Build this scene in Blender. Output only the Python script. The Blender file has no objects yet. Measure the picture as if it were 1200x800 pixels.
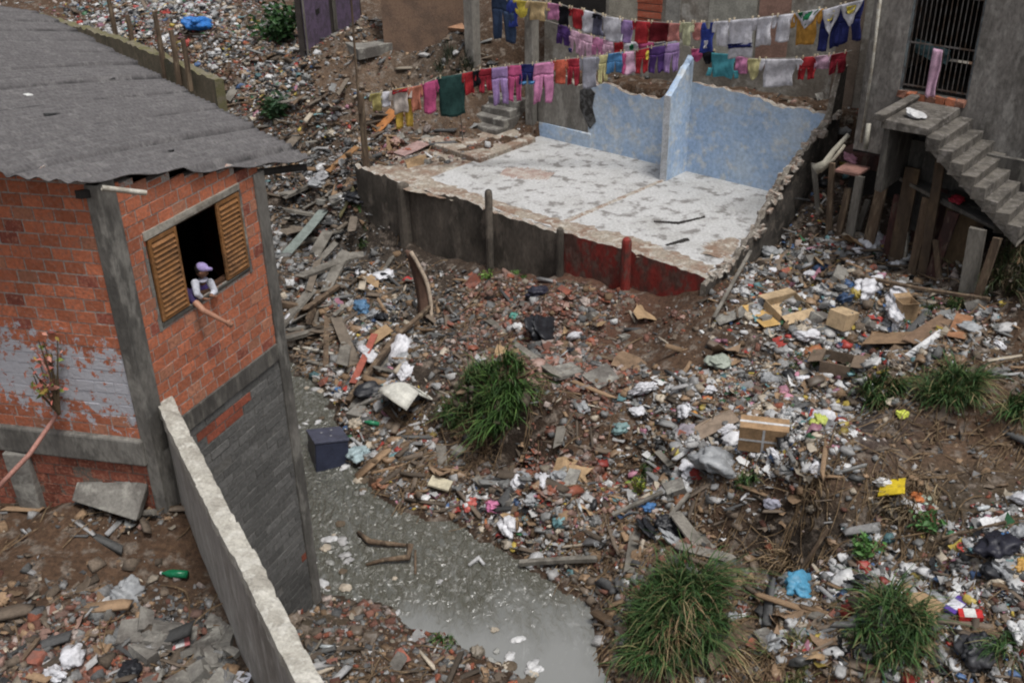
import bpy, math, random
import numpy as np
from mathutils import Vector, Matrix
random.seed(7); rng = np.random.default_rng(7)
PI = math.pi
# ------------------------------------------------------------------ scene, camera, light
sc = bpy.context.scene
COL = sc.collection
F = 1220.; TH = math.radians(28.7); PH = math.atan(40/2230); H = 12.
cph, sph = math.cos(PH), math.sin(PH)
EYE = np.array([0, 0, H])
def ray(px, py):
    X = (px-600)/F; Y = -(py-400)/F
    x = X*cph-Y*sph; y = X*sph+Y*cph
    return np.array([x, math.cos(TH)+y*math.sin(TH), -math.sin(TH)+y*math.cos(TH)])
def P(px, py, z):
    d = ray(px, py); return EYE+(z-H)/d[2]*d
def onplane(px, py, o, n):
    d = ray(px, py); return EYE+np.dot(np.asarray(o)-EYE, n)/np.dot(d, n)*d
def proj_np(x, y, z):
    y0 = y*math.sin(TH)+(z-H)*math.cos(TH); w = y*math.cos(TH)-(z-H)*math.sin(TH)
    w = np.maximum(w, .1); a = x/w; b = y0/w
    return 600+(a*cph+b*sph)*F, 400-(-a*sph+b*cph)*F
cam = bpy.data.cameras.new('camera'); co = bpy.data.objects.new('camera', cam); COL.objects.link(co)
cam.sensor_width = 36; cam.lens = F/1200*36; cam.clip_end = 2000
M = Matrix.Rotation(math.radians(90)-TH, 4, 'X') @ Matrix.Rotation(-PH, 4, 'Z')
co.matrix_world = Matrix.Translation((0, 0, H)) @ M
sc.camera = co
w = bpy.data.worlds.new('World'); sc.world = w; w.use_nodes = True
nt = w.node_tree; bg = nt.nodes['Background']
sky = nt.nodes.new('ShaderNodeTexSky'); sky.sky_type = 'NISHITA'; sky.sun_disc = False
SUN_EL, SUN_AZ = math.radians(70), math.radians(145)
sky.sun_elevation = SUN_EL; sky.sun_rotation = SUN_AZ; sky.air_density = 1.0; sky.dust_density = 4; sky.ozone_density = .6
hs = nt.nodes.new('ShaderNodeHueSaturation'); hs.inputs['Saturation'].default_value = .32
nt.links.new(sky.outputs[0], hs.inputs['Color']); nt.links.new(hs.outputs[0], bg.inputs[0]); bg.inputs[1].default_value = .085
sl = bpy.data.lights.new('sun', 'SUN'); so = bpy.data.objects.new('sun', sl); COL.objects.link(so)
sl.energy = 1.5; sl.angle = math.radians(14); sl.color = (1, .975, .94)
sd = Vector((math.sin(SUN_AZ)*math.cos(SUN_EL), math.cos(SUN_AZ)*math.cos(SUN_EL), math.sin(SUN_EL)))
so.rotation_euler = sd.to_track_quat('Z', 'Y').to_euler(); so.location = (0, 0, 30)
sc.view_settings.view_transform = 'Standard'; sc.view_settings.look = 'None'; sc.view_settings.exposure = EXPO = 0.7
sc.view_settings.gamma = 1
sc.render.engine = 'CYCLES'
sc.cycles.filter_width = 2.1
sc.cycles.max_bounces = 6; sc.cycles.use_denoising = True

# ------------------------------------------------------------------ materials
_m = {}
def mat(name, c1, c2=None, c3=None, scale=2., fine=25., bump=.3, rough=.9, vcol=False, streak=0., spec=.3, fineamt=.35, dist=.02, seed=0., thr=(.4, .62)):
    """three tones of one surface mixed by world-space noise, fine grain and bump"""
    if name in _m: return _m[name]
    m = bpy.data.materials.new(name); m.use_nodes = True; nt = m.node_tree; N = nt.nodes; L = nt.links
    b = N['Principled BSDF']; b.inputs['Roughness'].default_value = rough; b.inputs['Specular IOR Level'].default_value = spec
    g = N.new('ShaderNodeNewGeometry')
    mp = N.new('ShaderNodeMapping'); L.new(g.outputs['Position'], mp.inputs['Vector'])
    mp.inputs['Location'].default_value = (seed, seed*1.7, seed*.3)
    if streak: mp.inputs['Scale'].default_value = (1, 1, streak)
    def noise(s, det=6, vec=None):
        n = N.new('ShaderNodeTexNoise'); n.inputs['Scale'].default_value = s; n.inputs['Detail'].default_value = det
        n.inputs['Roughness'].default_value = .62
        L.new((vec or mp.outputs[0]), n.inputs['Vector']); return n.outputs['Fac']
    def ramp(v, a, bb):
        r = N.new('ShaderNodeMapRange'); r.interpolation_type = 'SMOOTHSTEP'; r.inputs['From Min'].default_value = a; r.inputs['From Max'].default_value = bb
        L.new(v, r.inputs['Value']); return r.outputs[0]
    def mix(f, a, bb, mode='MIX'):
        x = N.new('ShaderNodeMix'); x.data_type = 'RGBA'; x.blend_type = mode
        for s, v in ((x.inputs[0], f), (x.inputs[6], a), (x.inputs[7], bb)):
            if isinstance(v, (int, float)): s.default_value = v
            elif isinstance(v, tuple): s.default_value = (*v[:3], 1)
            else: L.new(v, s)
        return x.outputs[2]
    if vcol:
        at = N.new('ShaderNodeAttribute'); at.attribute_name = 'Col'; base = at.outputs['Color']
    else: base = c1
    c2 = c2 or (tuple(.7*v for v in c1) if not vcol else None)
    if c2: base = mix(ramp(noise(scale), *thr), base, c2)
    if c3: base = mix(ramp(noise(scale*2.7, 8), .5, .64), base, c3)
    fn = noise(fine, 5)
    k = N.new('ShaderNodeMapRange'); L.new(fn, k.inputs['Value']); k.inputs['From Min'].default_value = .25; k.inputs['From Max'].default_value = .75
    k.inputs['To Min'].default_value = 1-fineamt; k.inputs['To Max'].default_value = 1+fineamt*.7
    out = N.new('ShaderNodeVectorMath'); out.operation = 'SCALE'
    if isinstance(base, tuple): out.inputs[0].default_value = base[:3]
    else: L.new(base, out.inputs[0])
    L.new(k.outputs[0], out.inputs['Scale']); L.new(out.outputs[0], b.inputs['Base Color'])
    if bump:
        bp = N.new('ShaderNodeBump'); bp.inputs['Strength'].default_value = bump; bp.inputs['Distance'].default_value = dist
        ad = N.new('ShaderNodeMath'); ad.operation = 'ADD'; L.new(fn, ad.inputs[0]); L.new(noise(fine*.3), ad.inputs[1])
        L.new(ad.outputs[0], bp.inputs['Height']); L.new(bp.outputs[0], b.inputs['Normal'])
    _m[name] = m; return m
m_litter = mat('litter_plastic', (1, 1, 1), vcol=True, fine=30, bump=.25, rough=.45, spec=.4, fineamt=.3)
m_paper = mat('litter_paper', (1, 1, 1), vcol=True, fine=22, bump=.2, rough=.9, fineamt=.3)
m_rubble = mat('rubble', (1, 1, 1), vcol=True, fine=28, bump=.6, rough=.95, fineamt=.45)
m_wood = mat('weathered_wood', (.13, .09, .06), (.07, .05, .035), (.2, .15, .1), scale=3, fine=30, bump=.5, streak=.2)
m_woodgrey = mat('grey_wood', (.2, .185, .16), (.11, .1, .085), scale=3, fine=30, bump=.5, streak=.2)
m_concrete = mat('concrete', (.2, .19, .17), (.11, .1, .09), (.28, .27, .24), scale=1.4, fine=22, bump=.5)
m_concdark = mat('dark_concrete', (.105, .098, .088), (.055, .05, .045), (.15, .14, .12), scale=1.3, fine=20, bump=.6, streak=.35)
m_conclight = mat('bare_concrete', (.42, .4, .35), (.3, .28, .24), (.5, .48, .43), scale=2.4, fine=30, bump=.6)
m_plaster = mat('stained_plaster', (.23, .215, .19), (.14, .13, .115), (.3, .285, .255), scale=1., fine=18, bump=.4, streak=.45)
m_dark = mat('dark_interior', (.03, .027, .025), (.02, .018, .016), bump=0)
m_metal = mat('rusty_metal', (.13, .12, .115), (.08, .055, .04), scale=6, rough=.6, bump=.2)
m_pipe = mat('pale_pipe', (.42, .4, .35), (.28, .25, .2), scale=6, rough=.5, bump=.1)

# ------------------------------------------------------------------ mesh helpers
class MB:
    def __init__(s): s.v = []; s.f = []; s.c = []
    def add(s, vs, fs, col=None):
        n = len(s.v); s.v += [tuple(map(float, p)) for p in vs]; s.f += [tuple(i+n for i in f) for f in fs]
        s.c += [col or (1, 1, 1)]*len(vs); return s
    def box(s, o, u, v, w_, col=None, jit=0.):
        """o = a corner, u v w_ = edge vectors"""
        o, u, v, w_ = map(np.asarray, (o, u, v, w_))
        ps = [o+u*a+v*b+w_*c for c in (0, 1) for b in (0, 1) for a in (0, 1)]
        if jit: ps = [p+rng.normal(0, jit, 3) for p in ps]
        if np.dot(np.cross(u, v), w_) < 0: fs = [(0, 1, 3, 2), (4, 6, 7, 5), (0, 4, 5, 1), (2, 3, 7, 6), (0, 2, 6, 4), (1, 5, 7, 3)]
        else: fs = [(0, 2, 3, 1), (4, 5, 7, 6), (0, 1, 5, 4), (2, 6, 7, 3), (0, 4, 6, 2), (1, 3, 7, 5)]
        return s.add(ps, fs, col)
    def tube(s, pts, rad, n=8, col=None, cap=True):
        pts = [np.asarray(p, float) for p in pts]
        if not hasattr(rad, '__len__'): rad = [rad]*len(pts)
        vs = []; fs = []
        for i, p in enumerate(pts):
            t = pts[min(i+1, len(pts)-1)]-pts[max(i-1, 0)]; t = t/(np.linalg.norm(t)+1e-9)
            a = np.cross(t, (0, 0, 1.)) if abs(t[2]) < .9 else np.cross(t, (1., 0, 0)); a /= np.linalg.norm(a); b = np.cross(t, a)
            for k in range(n): vs.append(p+rad[i]*(math.cos(2*PI*k/n)*a+math.sin(2*PI*k/n)*b))
        for i in range(len(pts)-1):
            for k in range(n):
                fs.append((i*n+k, (i+1)*n+k, (i+1)*n+(k+1) % n, i*n+(k+1) % n))
        if cap: fs += [tuple(range(n)), tuple(range(len(vs)-1, len(vs)-1-n, -1))]
        return s.add(vs, fs, col)
    def build(s, name, m, parent=None, smooth=False, bevel=0.):
        me = bpy.data.meshes.new(name); me.from_pydata(s.v, [], s.f)
        if any(c != (1, 1, 1) for c in s.c):
            a = me.color_attributes.new('Col', 'FLOAT_COLOR', 'POINT')
            a.data.foreach_set('color', np.hstack([np.array(s.c, float), np.ones((len(s.c), 1))]).ravel())
        me.materials.append(m); me.update()
        if smooth: me.polygons.foreach_set('use_smooth', [True]*len(me.polygons))
        return link(name, me, parent, bevel)
def link(name, me, parent=None, bevel=0.):
    o = bpy.data.objects.new(name, me); COL.objects.link(o)
    if parent is not None: o.parent = parent; o.matrix_parent_inverse = Matrix.Translation(-Vector(parent.location))
    if bevel:
        b = o.modifiers.new('bevel', 'BEVEL'); b.width = bevel; b.segments = 2; b.limit_method = 'ANGLE'
    return o
def tag(o, label, cat, group=None, kind=None):
    if label: o['label'] = label
    if cat: o['category'] = cat
    if group: o['group'] = group
    if kind: o['kind'] = kind
    return o
def thing(name, label, cat, loc=(0, 0, 0), group=None):
    o = bpy.data.objects.new(name, None); COL.objects.link(o); o.location = tuple(loc); o.empty_display_size = .1
    return tag(o, label, cat, group)
def structure(o): o['kind'] = 'structure'; return o
def vnoise(x, y, s, seed):
    r = np.random.default_rng(seed); T = r.random((256, 256)); x = x/s+500.3; y = y/s+500.7
    xi = np.floor(x).astype(int); yi = np.floor(y).astype(int); fx = x-xi; fy = y-yi; fx = fx*fx*(3-2*fx); fy = fy*fy*(3-2*fy)
    g = lambda a, b: T[a % 256, b % 256]
    return ((g(xi, yi)*(1-fx)+g(xi+1, yi)*fx)*(1-fy)+(g(xi, yi+1)*(1-fx)+g(xi+1, yi+1)*fx)*fy)*2-1
def sstep(a, b, x): t = np.clip((x-a)/(b-a), 0, 1); return t*t*(3-2*t)

# ------------------------------------------------------------------ key frames of the place
R0 = P(365, 690, .1); R0[2] = 0                                     # river corner of the brick house
DB = np.array([math.cos(math.radians(66)), math.sin(math.radians(66)), 0]); OUTB = np.array([DB[1], -DB[0], 0])
def onB(px, py, off=0.): return onplane(px, py, R0+OUTB*off, OUTB)
C0 = onB(155, 400); C0[2] = 0                                       # street corner of the brick house
DA = np.array([-math.cos(math.radians(12)), math.sin(math.radians(12)), 0]); OUTA = np.array([DA[1]*-1, DA[0], 0])
if OUTA[1] > 0: OUTA = -OUTA
K = P(835, 335, 2.5)                                                # near corner of the ruined floor
DC = np.array([math.cos(math.radians(-41)), math.sin(math.radians(-41)), 0]); DD = np.array([-DC[1], DC[0], 0])
def RC(c, d, z): q = K+DC*c+DD*d; q[2] = z; return q
def toC(x, y): return (x-K[0])*DC[0]+(y-K[1])*DC[1], (x-K[0])*DD[0]+(y-K[1])*DD[1]
def onD(px, py, D): return onplane(px, py, K+DD*D, DD)
def onC(px, py, c): return onplane(px, py, K+DC*c, DC)
UP = np.array([0, 0, 1.])
WW0 = P(176, 438, 5.35); WW1 = P(333, 785, 5.35); WW0[2] = WW1[2] = 0
WD = (WW1-WW0)/np.linalg.norm(WW1-WW0); WN = np.array([WD[1], -WD[0], 0])   # WN points to the yard side?
if WN[0] > 0: WN = -WN

# ------------------------------------------------------------------ terrain
main = [(690,715,.35),(700,620,.45),(640,600,.5),(600,560,.45),(560,320,.95),(700,352,1.12),(745,360,1.45),(800,370,1.95),(838,372,2.1),(430,285,.45),(600,430,1.15),(550,430,.95),(565,528,.3),(540,500,.35),(585,475,1.25),(545,455,1.1),(620,480,1.25),(640,530,.75),(600,535,.35),
 (700,450,1.3),(770,400,1.35),(640,370,1.1),(500,400,.5),(455,500,.12),(430,400,.3),(400,440,.12),(520,590,.12),(500,300,.65),(640,540,.6),
 (880,380,2.05),(950,430,2.0),(1050,370,2.45),(1130,365,2.8),(1190,400,3.0),(1000,480,2.0),(1110,490,2.45),(1190,520,2.6),(900,520,1.65),(820,540,1.25),(760,500,1.2),(950,575,2.15),(870,585,1.7),
 (925,655,1.1),(880,640,.95),(1010,560,2.2),(1010,650,1.5),(1050,600,2.0),(1190,640,2.4),(850,600,1.25),(760,600,.8),(880,690,1.0),(1000,700,1.5),(1100,720,1.8),(1200,800,2.1),(1000,800,1.35),(850,780,.7),(760,770,.45),(730,690,.45),
 (380,740,.45),(450,790,.5),(340,790,.9),(540,792,.2),(360,715,.3),
 (360,350,.35),(400,300,.6),(410,230,1.2),(380,190,1.6),(437,192,2.35),(470,190,2.5),(500,160,2.55),(480,130,2.9),(540,135,3.0),(450,90,3.7),(400,120,3.0),(350,140,2.5),
 (300,110,2.7),(250,60,3.4),(230,110,2.6),(150,20,4.0),(300,30,4.0),(375,45,4.4),(440,40,4.7),(430,10,5.3),(200,0,4.5),(550,62,4.4),(620,20,5.3),(600,130,2.9),(340,250,.8),(510,50,4.2),(405,36,4.45),(432,46,4.5),(470,44,4.55),(450,28,4.55)]
pts = [P(*m_) for m_ in main]
pts += [np.array(q, float) for q in ((-30,60,7),(0,70,9),(30,60,10),(-30,35,5),(-20,26,3),(-14,20,1.5),(-12,30,3),(18,20,5),(20,10,4),(12,5,2.6),(8,2,2.2),(3,2,.5),(-1,3,.6),(-6,2,1),(-20,5,3),(30,35,8),
     (12,24,4.6),(10,28,4.8),(0,36,5.6),(9,34,5.3),(-3.5,20,.3),(-6,24,.8),(-9,20,.6))]
pts += [RC(-5,8,4.5), RC(-1,8,4.7), RC(-8,7.5,4.4), RC(2.5,4.5,3.6), RC(4.5,4,4.2), RC(5.5,2.,3.7), RC(7,1,3.6), RC(1.,1.,2.25), RC(1.,4.,3.1), RC(3,2.6,2.8), RC(6,-1.5,2.9)]
yard = [(10,565,3.75),(190,592,3.8),(60,640,3.75),(130,700,3.6),(60,790,3.55),(200,790,3.5),(270,795,3.45),(210,650,3.6),(100,610,3.85),(60,590,3.95),(0,700,3.7)]
def tps_fit(p, lam):
    p = np.array(p); n = len(p); d = np.linalg.norm(p[:, None, :2]-p[None, :, :2], axis=2)
    A = np.zeros((n+3, n+3)); A[:n, :n] = np.where(d > 0, d*d*np.log(d+1e-9), 0)+lam*np.eye(n); A[:n, n] = 1; A[:n, n+1:] = p[:, :2]; A[n:, :n] = A[:n, n:].T
    return p, np.linalg.solve(A, np.r_[p[:, 2], 0, 0, 0])
def tps_ev(fit, x, y):
    p, wt = fit; out = np.full(x.shape, wt[-3])+wt[-2]*x+wt[-1]*y
    for i in range(len(p)):
        d2 = (x-p[i, 0])**2+(y-p[i, 1])**2+1e-12; out += wt[i]*d2*.5*np.log(d2)
    return out
fm = tps_fit(pts, .15); fy_ = tps_fit([P(*q) for q in yard]+[np.array((-9., 6, 3.5)), np.array((-9., 11, 3.9)), np.array((-4, 3, 3.4))], .1)
river_px = [(344,432),(372,448),(392,480),(404,520),(425,556),(440,578),(500,604),(560,634),(612,668),(668,702),(690,750),(704,800)]
river_px2 = [(604,806),(560,778),(510,745),(450,712),(400,698),(364,688)]
rp = [P(a, b, 0)[:2] for a, b in river_px]+[np.array((1.7, 5.)), np.array((2.3, 0)), np.array((-.6, 0)), np.array((-.2, 5.))]+[P(a, b, 0)[:2] for a, b in river_px2]
rp += [R0[:2], np.array((-5.2, 16.5)), np.array((-10, 21.)), np.array((-22, 28.)), np.array((-21, 31.)), np.array((-9, 24.)), np.array((-5, 20.8))]
rp = np.array(rp)
def sdist(poly, x, y):
    d = np.full(x.shape, 1e9); ins = np.zeros(x.shape, bool); n = len(poly)
    for i in range(n):
        a = poly[i]; b = poly[(i+1) % n]; ex, ey = b-a; wx = x-a[0]; wy = y-a[1]
        t = np.clip((wx*ex+wy*ey)/(ex*ex+ey*ey), 0, 1); d = np.minimum(d, (wx-t*ex)**2+(wy-t*ey)**2)
        c = ((a[1] <= y) & (b[1] > y)) | ((b[1] <= y) & (a[1] > y)); ins ^= c & (x < a[0]+(y-a[1])*(b[0]-a[0])/(b[1]-a[1]+1e-12))
    return np.where(ins, -1, 1)*np.sqrt(d)
def axis(lo, hi, step, far_lo, far_hi):
    a = list(np.arange(lo, hi, step)); s = step
    b = [hi]; 
    while b[-1] < far_hi: s *= 1.25; b.append(b[-1]+s)
    s = step; c = [lo-step]
    while c[-1] > far_lo: s *= 1.25; c.append(c[-1]-s)
    return np.array(c[::-1]+a+b)
gx = axis(-10, 13, .09, -400, 400); gy = axis(5, 30, .09, -200, 700)
GX, GY = np.meshgrid(gx, gy)
BUMPS = [(585,525,.4,.75,-.5),(900,640,1.2,.8,-.5),(725,545,.9,.6,-.35),(820,612,1.1,.5,-.3),(985,480,2.0,.7,-.3),(640,640,.4,.5,-.2),(690,355,1.1,1.3,.35),(590,450,1.2,.7,.35),(1110,455,2.3,.7,.4),(1030,460,2.1,.5,.3),(790,700,.5,.8,.35),(960,565,2.0,.9,.3),(1032,735,1.6,.5,.25),(760,470,1.2,.6,.25),(850,480,1.5,.8,.25),(450,400,.3,.6,.3),(400,330,.6,.9,.3),(395,210,1.4,1.0,.5),(360,260,.9,.9,-.3),(640,590,.5,.6,.25),(300,60,3.5,1.6,.6),(220,30,3.9,1.5,.5),(1000,380,2.0,.8,.3),(905,330,1.8,.7,-.3),(1060,690,1.7,.7,-.25),(1150,700,2.0,.8,.25)]
def height(x, y):
    xc, yc = np.clip(x, -26, 26), np.clip(y, 0, 62)
    h = np.clip(tps_ev(fm, xc, yc), .1, 12)
    n1 = vnoise(x, y, 1.3, 1)*.15+vnoise(x, y, .5, 2)*.10+vnoise(x, y, .22, 3)*.055
    c, d = toC(x, y)
    h = h+n1*(1+.6*sstep(20, 30, y))
    for (a_, b_, z_, r_, k_) in BUMPS:
        q_ = P(a_, b_, z_); e_ = ((x-q_[0])**2+(y-q_[1])**2)/(r_*r_); h = h+k_*np.exp(-e_**1.6)
    h = np.maximum(h, .12)
    far = np.maximum(np.abs(x)-26, 0)+np.maximum(y-62, 0); h = h+far*.05
    sd_ = sdist(rp, x, y)+vnoise(x, y, .5, 5)*.16+vnoise(x, y, .2, 6)*.06
    h = np.where(sd_ < 0, np.maximum(-.35, sd_*.5-.02), h*sstep(0, 1.1, sd_)*.85+.15*h*sstep(0, .25, sd_)+.02)
    # terrace behind the ruined room, and the ground under its floor
    t = sstep(5.56, 5.70, d)*sstep(-9.3, -9.0, c)*sstep(3.0, 2.0, c)*sstep(16, 12, d)
    ter = 4.35+.04*(c+9)+.05*(d-5.5)+n1*.5
    h = h*(1-t)+ter*t
    inside = (c > -11.3) & (c < .1) & (d > .05) & (d < 5.64)
    h = np.where(inside & (c > -9.1), np.minimum(h, 2.3), h)
    h = np.where(inside & (c <= -9.1) & (d < 2.6), np.minimum(h, 2.44), h)
    # the yard in front of the brick house, held by the block wall
    q = (x-WW0[0])*WN[0]+(y-WW0[1])*WN[1]; a = (x-C0[0])*OUTA[0]+(y-C0[1])*OUTA[1]
    yd = np.clip(tps_ev(fy_, np.clip(x, -10, 0), np.clip(y, 2, 13)), 3.2, 4.1)+n1*.8
    m = (q > -.12) & (a > -.3)
    h = np.where(m, yd, h)
    # under the house
    b = (x-R0[0])*-OUTB[0]+(y-R0[1])*-OUTB[1]
    h = np.where((a <= -.3) & (b > .25) & (y < 14) & (x > -14), np.minimum(h, 2.), h)
    return h
GZ = height(GX, GY)
def hz(x, y):
    x = np.asarray(x, float); y = np.asarray(y, float)
    i = np.clip(np.searchsorted(gx, x)-1, 0, len(gx)-2); j = np.clip(np.searchsorted(gy, y)-1, 0, len(gy)-2)
    fx = (x-gx[i])/(gx[i+1]-gx[i]); fy = (y-gy[j])/(gy[j+1]-gy[j])
    return (GZ[j, i]*(1-fx)+GZ[j, i+1]*fx)*(1-fy)+(GZ[j+1, i]*(1-fx)+GZ[j+1, i+1]*fx)*fy
def G(px, py):
    """where the line of sight through a photo pixel meets the ground"""
    d = ray(px, py); t = 5.
    while t < 80:
        q = EYE+d*t
        if q[2] <= hz(q[0], q[1]): break
        t += .04
    return q
def noise_col(x, y): return vnoise(x, y, .9, 11)*.5+vnoise(x, y, .3, 12)*.5
# soil zones: pixel centre, radii, colour; near-black ones paint shade into the hollows and undercut
BROWN = (.085, .05, .03); GREY = (.036, .032, .027); HOLLOW_SHADE = (.018, .014, .01); RED = (.10, .046, .032); PALE = (.15, .108, .076)
soil = [(470,380,110,90,GREY),(400,250,80,90,GREY),(780,430,80,45,BROWN),(660,370,90,40,RED),(575,515,60,45,(.016,.013,.01)),(900,630,60,30,HOLLOW_SHADE),(900,440,60,40,GREY),(1010,510,50,40,(.045,.045,.05)),(1110,540,120,40,BROWN),
        (950,660,60,40,GREY),(1150,420,80,40,BROWN),(440,90,90,60,PALE),(400,60,60,40,BROWN),(300,80,90,50,BROWN),(430,740,120,60,BROWN),(360,740,50,60,(.06,.058,.04)),(80,640,150,60,BROWN),
        (150,760,160,60,GREY),(980,280,80,70,HOLLOW_SHADE),(1150,350,60,70,HOLLOW_SHADE),(740,600,90,50,BROWN),(1130,620,100,60,(.075,.06,.04)),(520,60,50,40,HOLLOW_SHADE)]
px_, py_ = proj_np(GX, GY, GZ)
cc = np.ones(GX.shape+(3,))*np.array(BROWN)*.9; ww = np.full(GX.shape, .25)
acc = cc*ww[..., None]
for a, b, ra, rb, col in soil:
    g = np.exp(-(((px_-a)/ra)**2+((py_-b)/rb)**2)); acc += g[..., None]*np.array(col); ww = ww+g
cc = acc/ww[..., None]*(1+.35*noise_col(GX, GY))[..., None]
wet = sstep(.22, .02, GZ)*(GY > 5); cc = cc*(1-.45*wet[..., None])
ny, nx = GX.shape
me = bpy.data.meshes.new('ground'); idx = np.arange(nx*ny).reshape(ny, nx)
quads = np.stack([idx[:-1, :-1], idx[:-1, 1:], idx[1:, 1:], idx[1:, :-1]], -1).reshape(-1, 4)
me.vertices.add(nx*ny); me.vertices.foreach_set('co', np.stack([GX, GY, GZ], -1).astype(np.float32).ravel())
me.loops.add(quads.size); me.loops.foreach_set('vertex_index', quads.astype(np.int32).ravel())
me.polygons.add(len(quads)); me.polygons.foreach_set('loop_start', np.arange(0, quads.size, 4, dtype=np.int32)); me.polygons.foreach_set('loop_total', np.full(len(quads), 4, np.int32))
me.update(calc_edges=True)
a = me.color_attributes.new('Col', 'FLOAT_COLOR', 'POINT'); a.data.foreach_set('color', np.concatenate([cc, np.ones(cc.shape[:2]+(1,))], -1).astype(np.float32).ravel())
me.polygons.foreach_set('use_smooth', np.ones(len(quads), bool))
me.materials.append(mat('soil', (1, 1, 1), c3=(.16, .13, .105), vcol=True, scale=1.6, fine=16, bump=.9, rough=.95, fineamt=.6, dist=.05))
structure(link('ground', me))

# water: one sheet with ripples cut into it
m = bpy.data.materials.new('turbid_water'); m.use_nodes = True; N = m.node_tree.nodes; L = m.node_tree.links; b = N['Principled BSDF']
b.inputs['Roughness'].default_value = .06; b.inputs['IOR'].default_value = 1.5; b.inputs['Coat Weight'].default_value = 1.; b.inputs['Coat Roughness'].default_value = .02; b.inputs['Coat IOR'].default_value = 2.1; b.inputs['Specular IOR Level'].default_value = 0
g = N.new('ShaderNodeNewGeometry'); mp = N.new('ShaderNodeMapping'); mp.inputs['Rotation'].default_value = (0, 0, math.radians(55)); mp.inputs['Scale'].default_value = (1, .5, 1); L.new(g.outputs['Position'], mp.inputs[0])
n1 = N.new('ShaderNodeTexNoise'); n1.inputs['Scale'].default_value = .7; n1.inputs['Detail'].default_value = 4; L.new(mp.outputs[0], n1.inputs[0])
n2 = N.new('ShaderNodeTexNoise'); n2.inputs['Scale'].default_value = 8; n2.inputs['Detail'].default_value = 4; n2.inputs['Distortion'].default_value = 1.; L.new(mp.outputs[0], n2.inputs[0])
sx = N.new('ShaderNodeSeparateXYZ'); L.new(g.outputs['Position'], sx.inputs[0])
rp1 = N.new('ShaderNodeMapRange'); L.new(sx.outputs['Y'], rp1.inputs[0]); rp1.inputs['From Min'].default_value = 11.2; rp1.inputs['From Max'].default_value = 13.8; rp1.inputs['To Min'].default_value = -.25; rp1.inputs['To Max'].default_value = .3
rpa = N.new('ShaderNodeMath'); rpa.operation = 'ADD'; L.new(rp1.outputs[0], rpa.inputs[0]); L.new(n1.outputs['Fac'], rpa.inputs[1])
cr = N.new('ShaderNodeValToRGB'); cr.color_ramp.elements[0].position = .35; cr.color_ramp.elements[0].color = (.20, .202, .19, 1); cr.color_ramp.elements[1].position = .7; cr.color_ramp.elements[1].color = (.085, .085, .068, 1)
n3 = N.new('ShaderNodeTexNoise'); n3.inputs['Scale'].default_value = 3.2; n3.inputs['Detail'].default_value = 9; n3.inputs['Roughness'].default_value = .7; n3.inputs['Distortion'].default_value = 2.2; L.new(mp.outputs[0], n3.inputs[0])
fo = N.new('ShaderNodeMapRange'); L.new(n3.outputs['Fac'], fo.inputs[0]); fo.inputs['From Min'].default_value = .56; fo.inputs['From Max'].default_value = .68; fo.inputs['To Max'].default_value = .3
fm_ = N.new('ShaderNodeMix'); fm_.data_type = 'RGBA'; L.new(fo.outputs[0], fm_.inputs[0]); fm_.inputs[7].default_value = (.36, .36, .35, 1)
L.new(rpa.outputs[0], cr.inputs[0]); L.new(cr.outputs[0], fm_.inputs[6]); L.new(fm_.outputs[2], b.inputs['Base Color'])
bp = N.new('ShaderNodeBump'); bp.inputs['Distance'].default_value = .2
mr = N.new('ShaderNodeMapRange'); L.new(rpa.outputs[0], mr.inputs[0]); mr.inputs['From Min'].default_value = .35; mr.inputs['From Max'].default_value = .72; mr.inputs['To Min'].default_value = .12; mr.inputs['To Max'].default_value = 1.
L.new(mr.outputs[0], bp.inputs['Strength']); L.new(n2.outputs['Fac'], bp.inputs['Height']); L.new(bp.outputs[0], b.inputs['Coat Normal']); b2 = N.new('ShaderNodeBump'); b2.inputs['Distance'].default_value = .07; L.new(mr.outputs[0], b2.inputs['Strength']); L.new(n2.outputs['Fac'], b2.inputs['Height']); L.new(b2.outputs[0], b.inputs['Normal'])
mb = MB(); mb.add([(-40, -2, 0), (6, -2, 0), (6, 33, 0), (-40, 33, 0)], [(0, 1, 2, 3)]); structure(mb.build('river_water', m))

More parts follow.
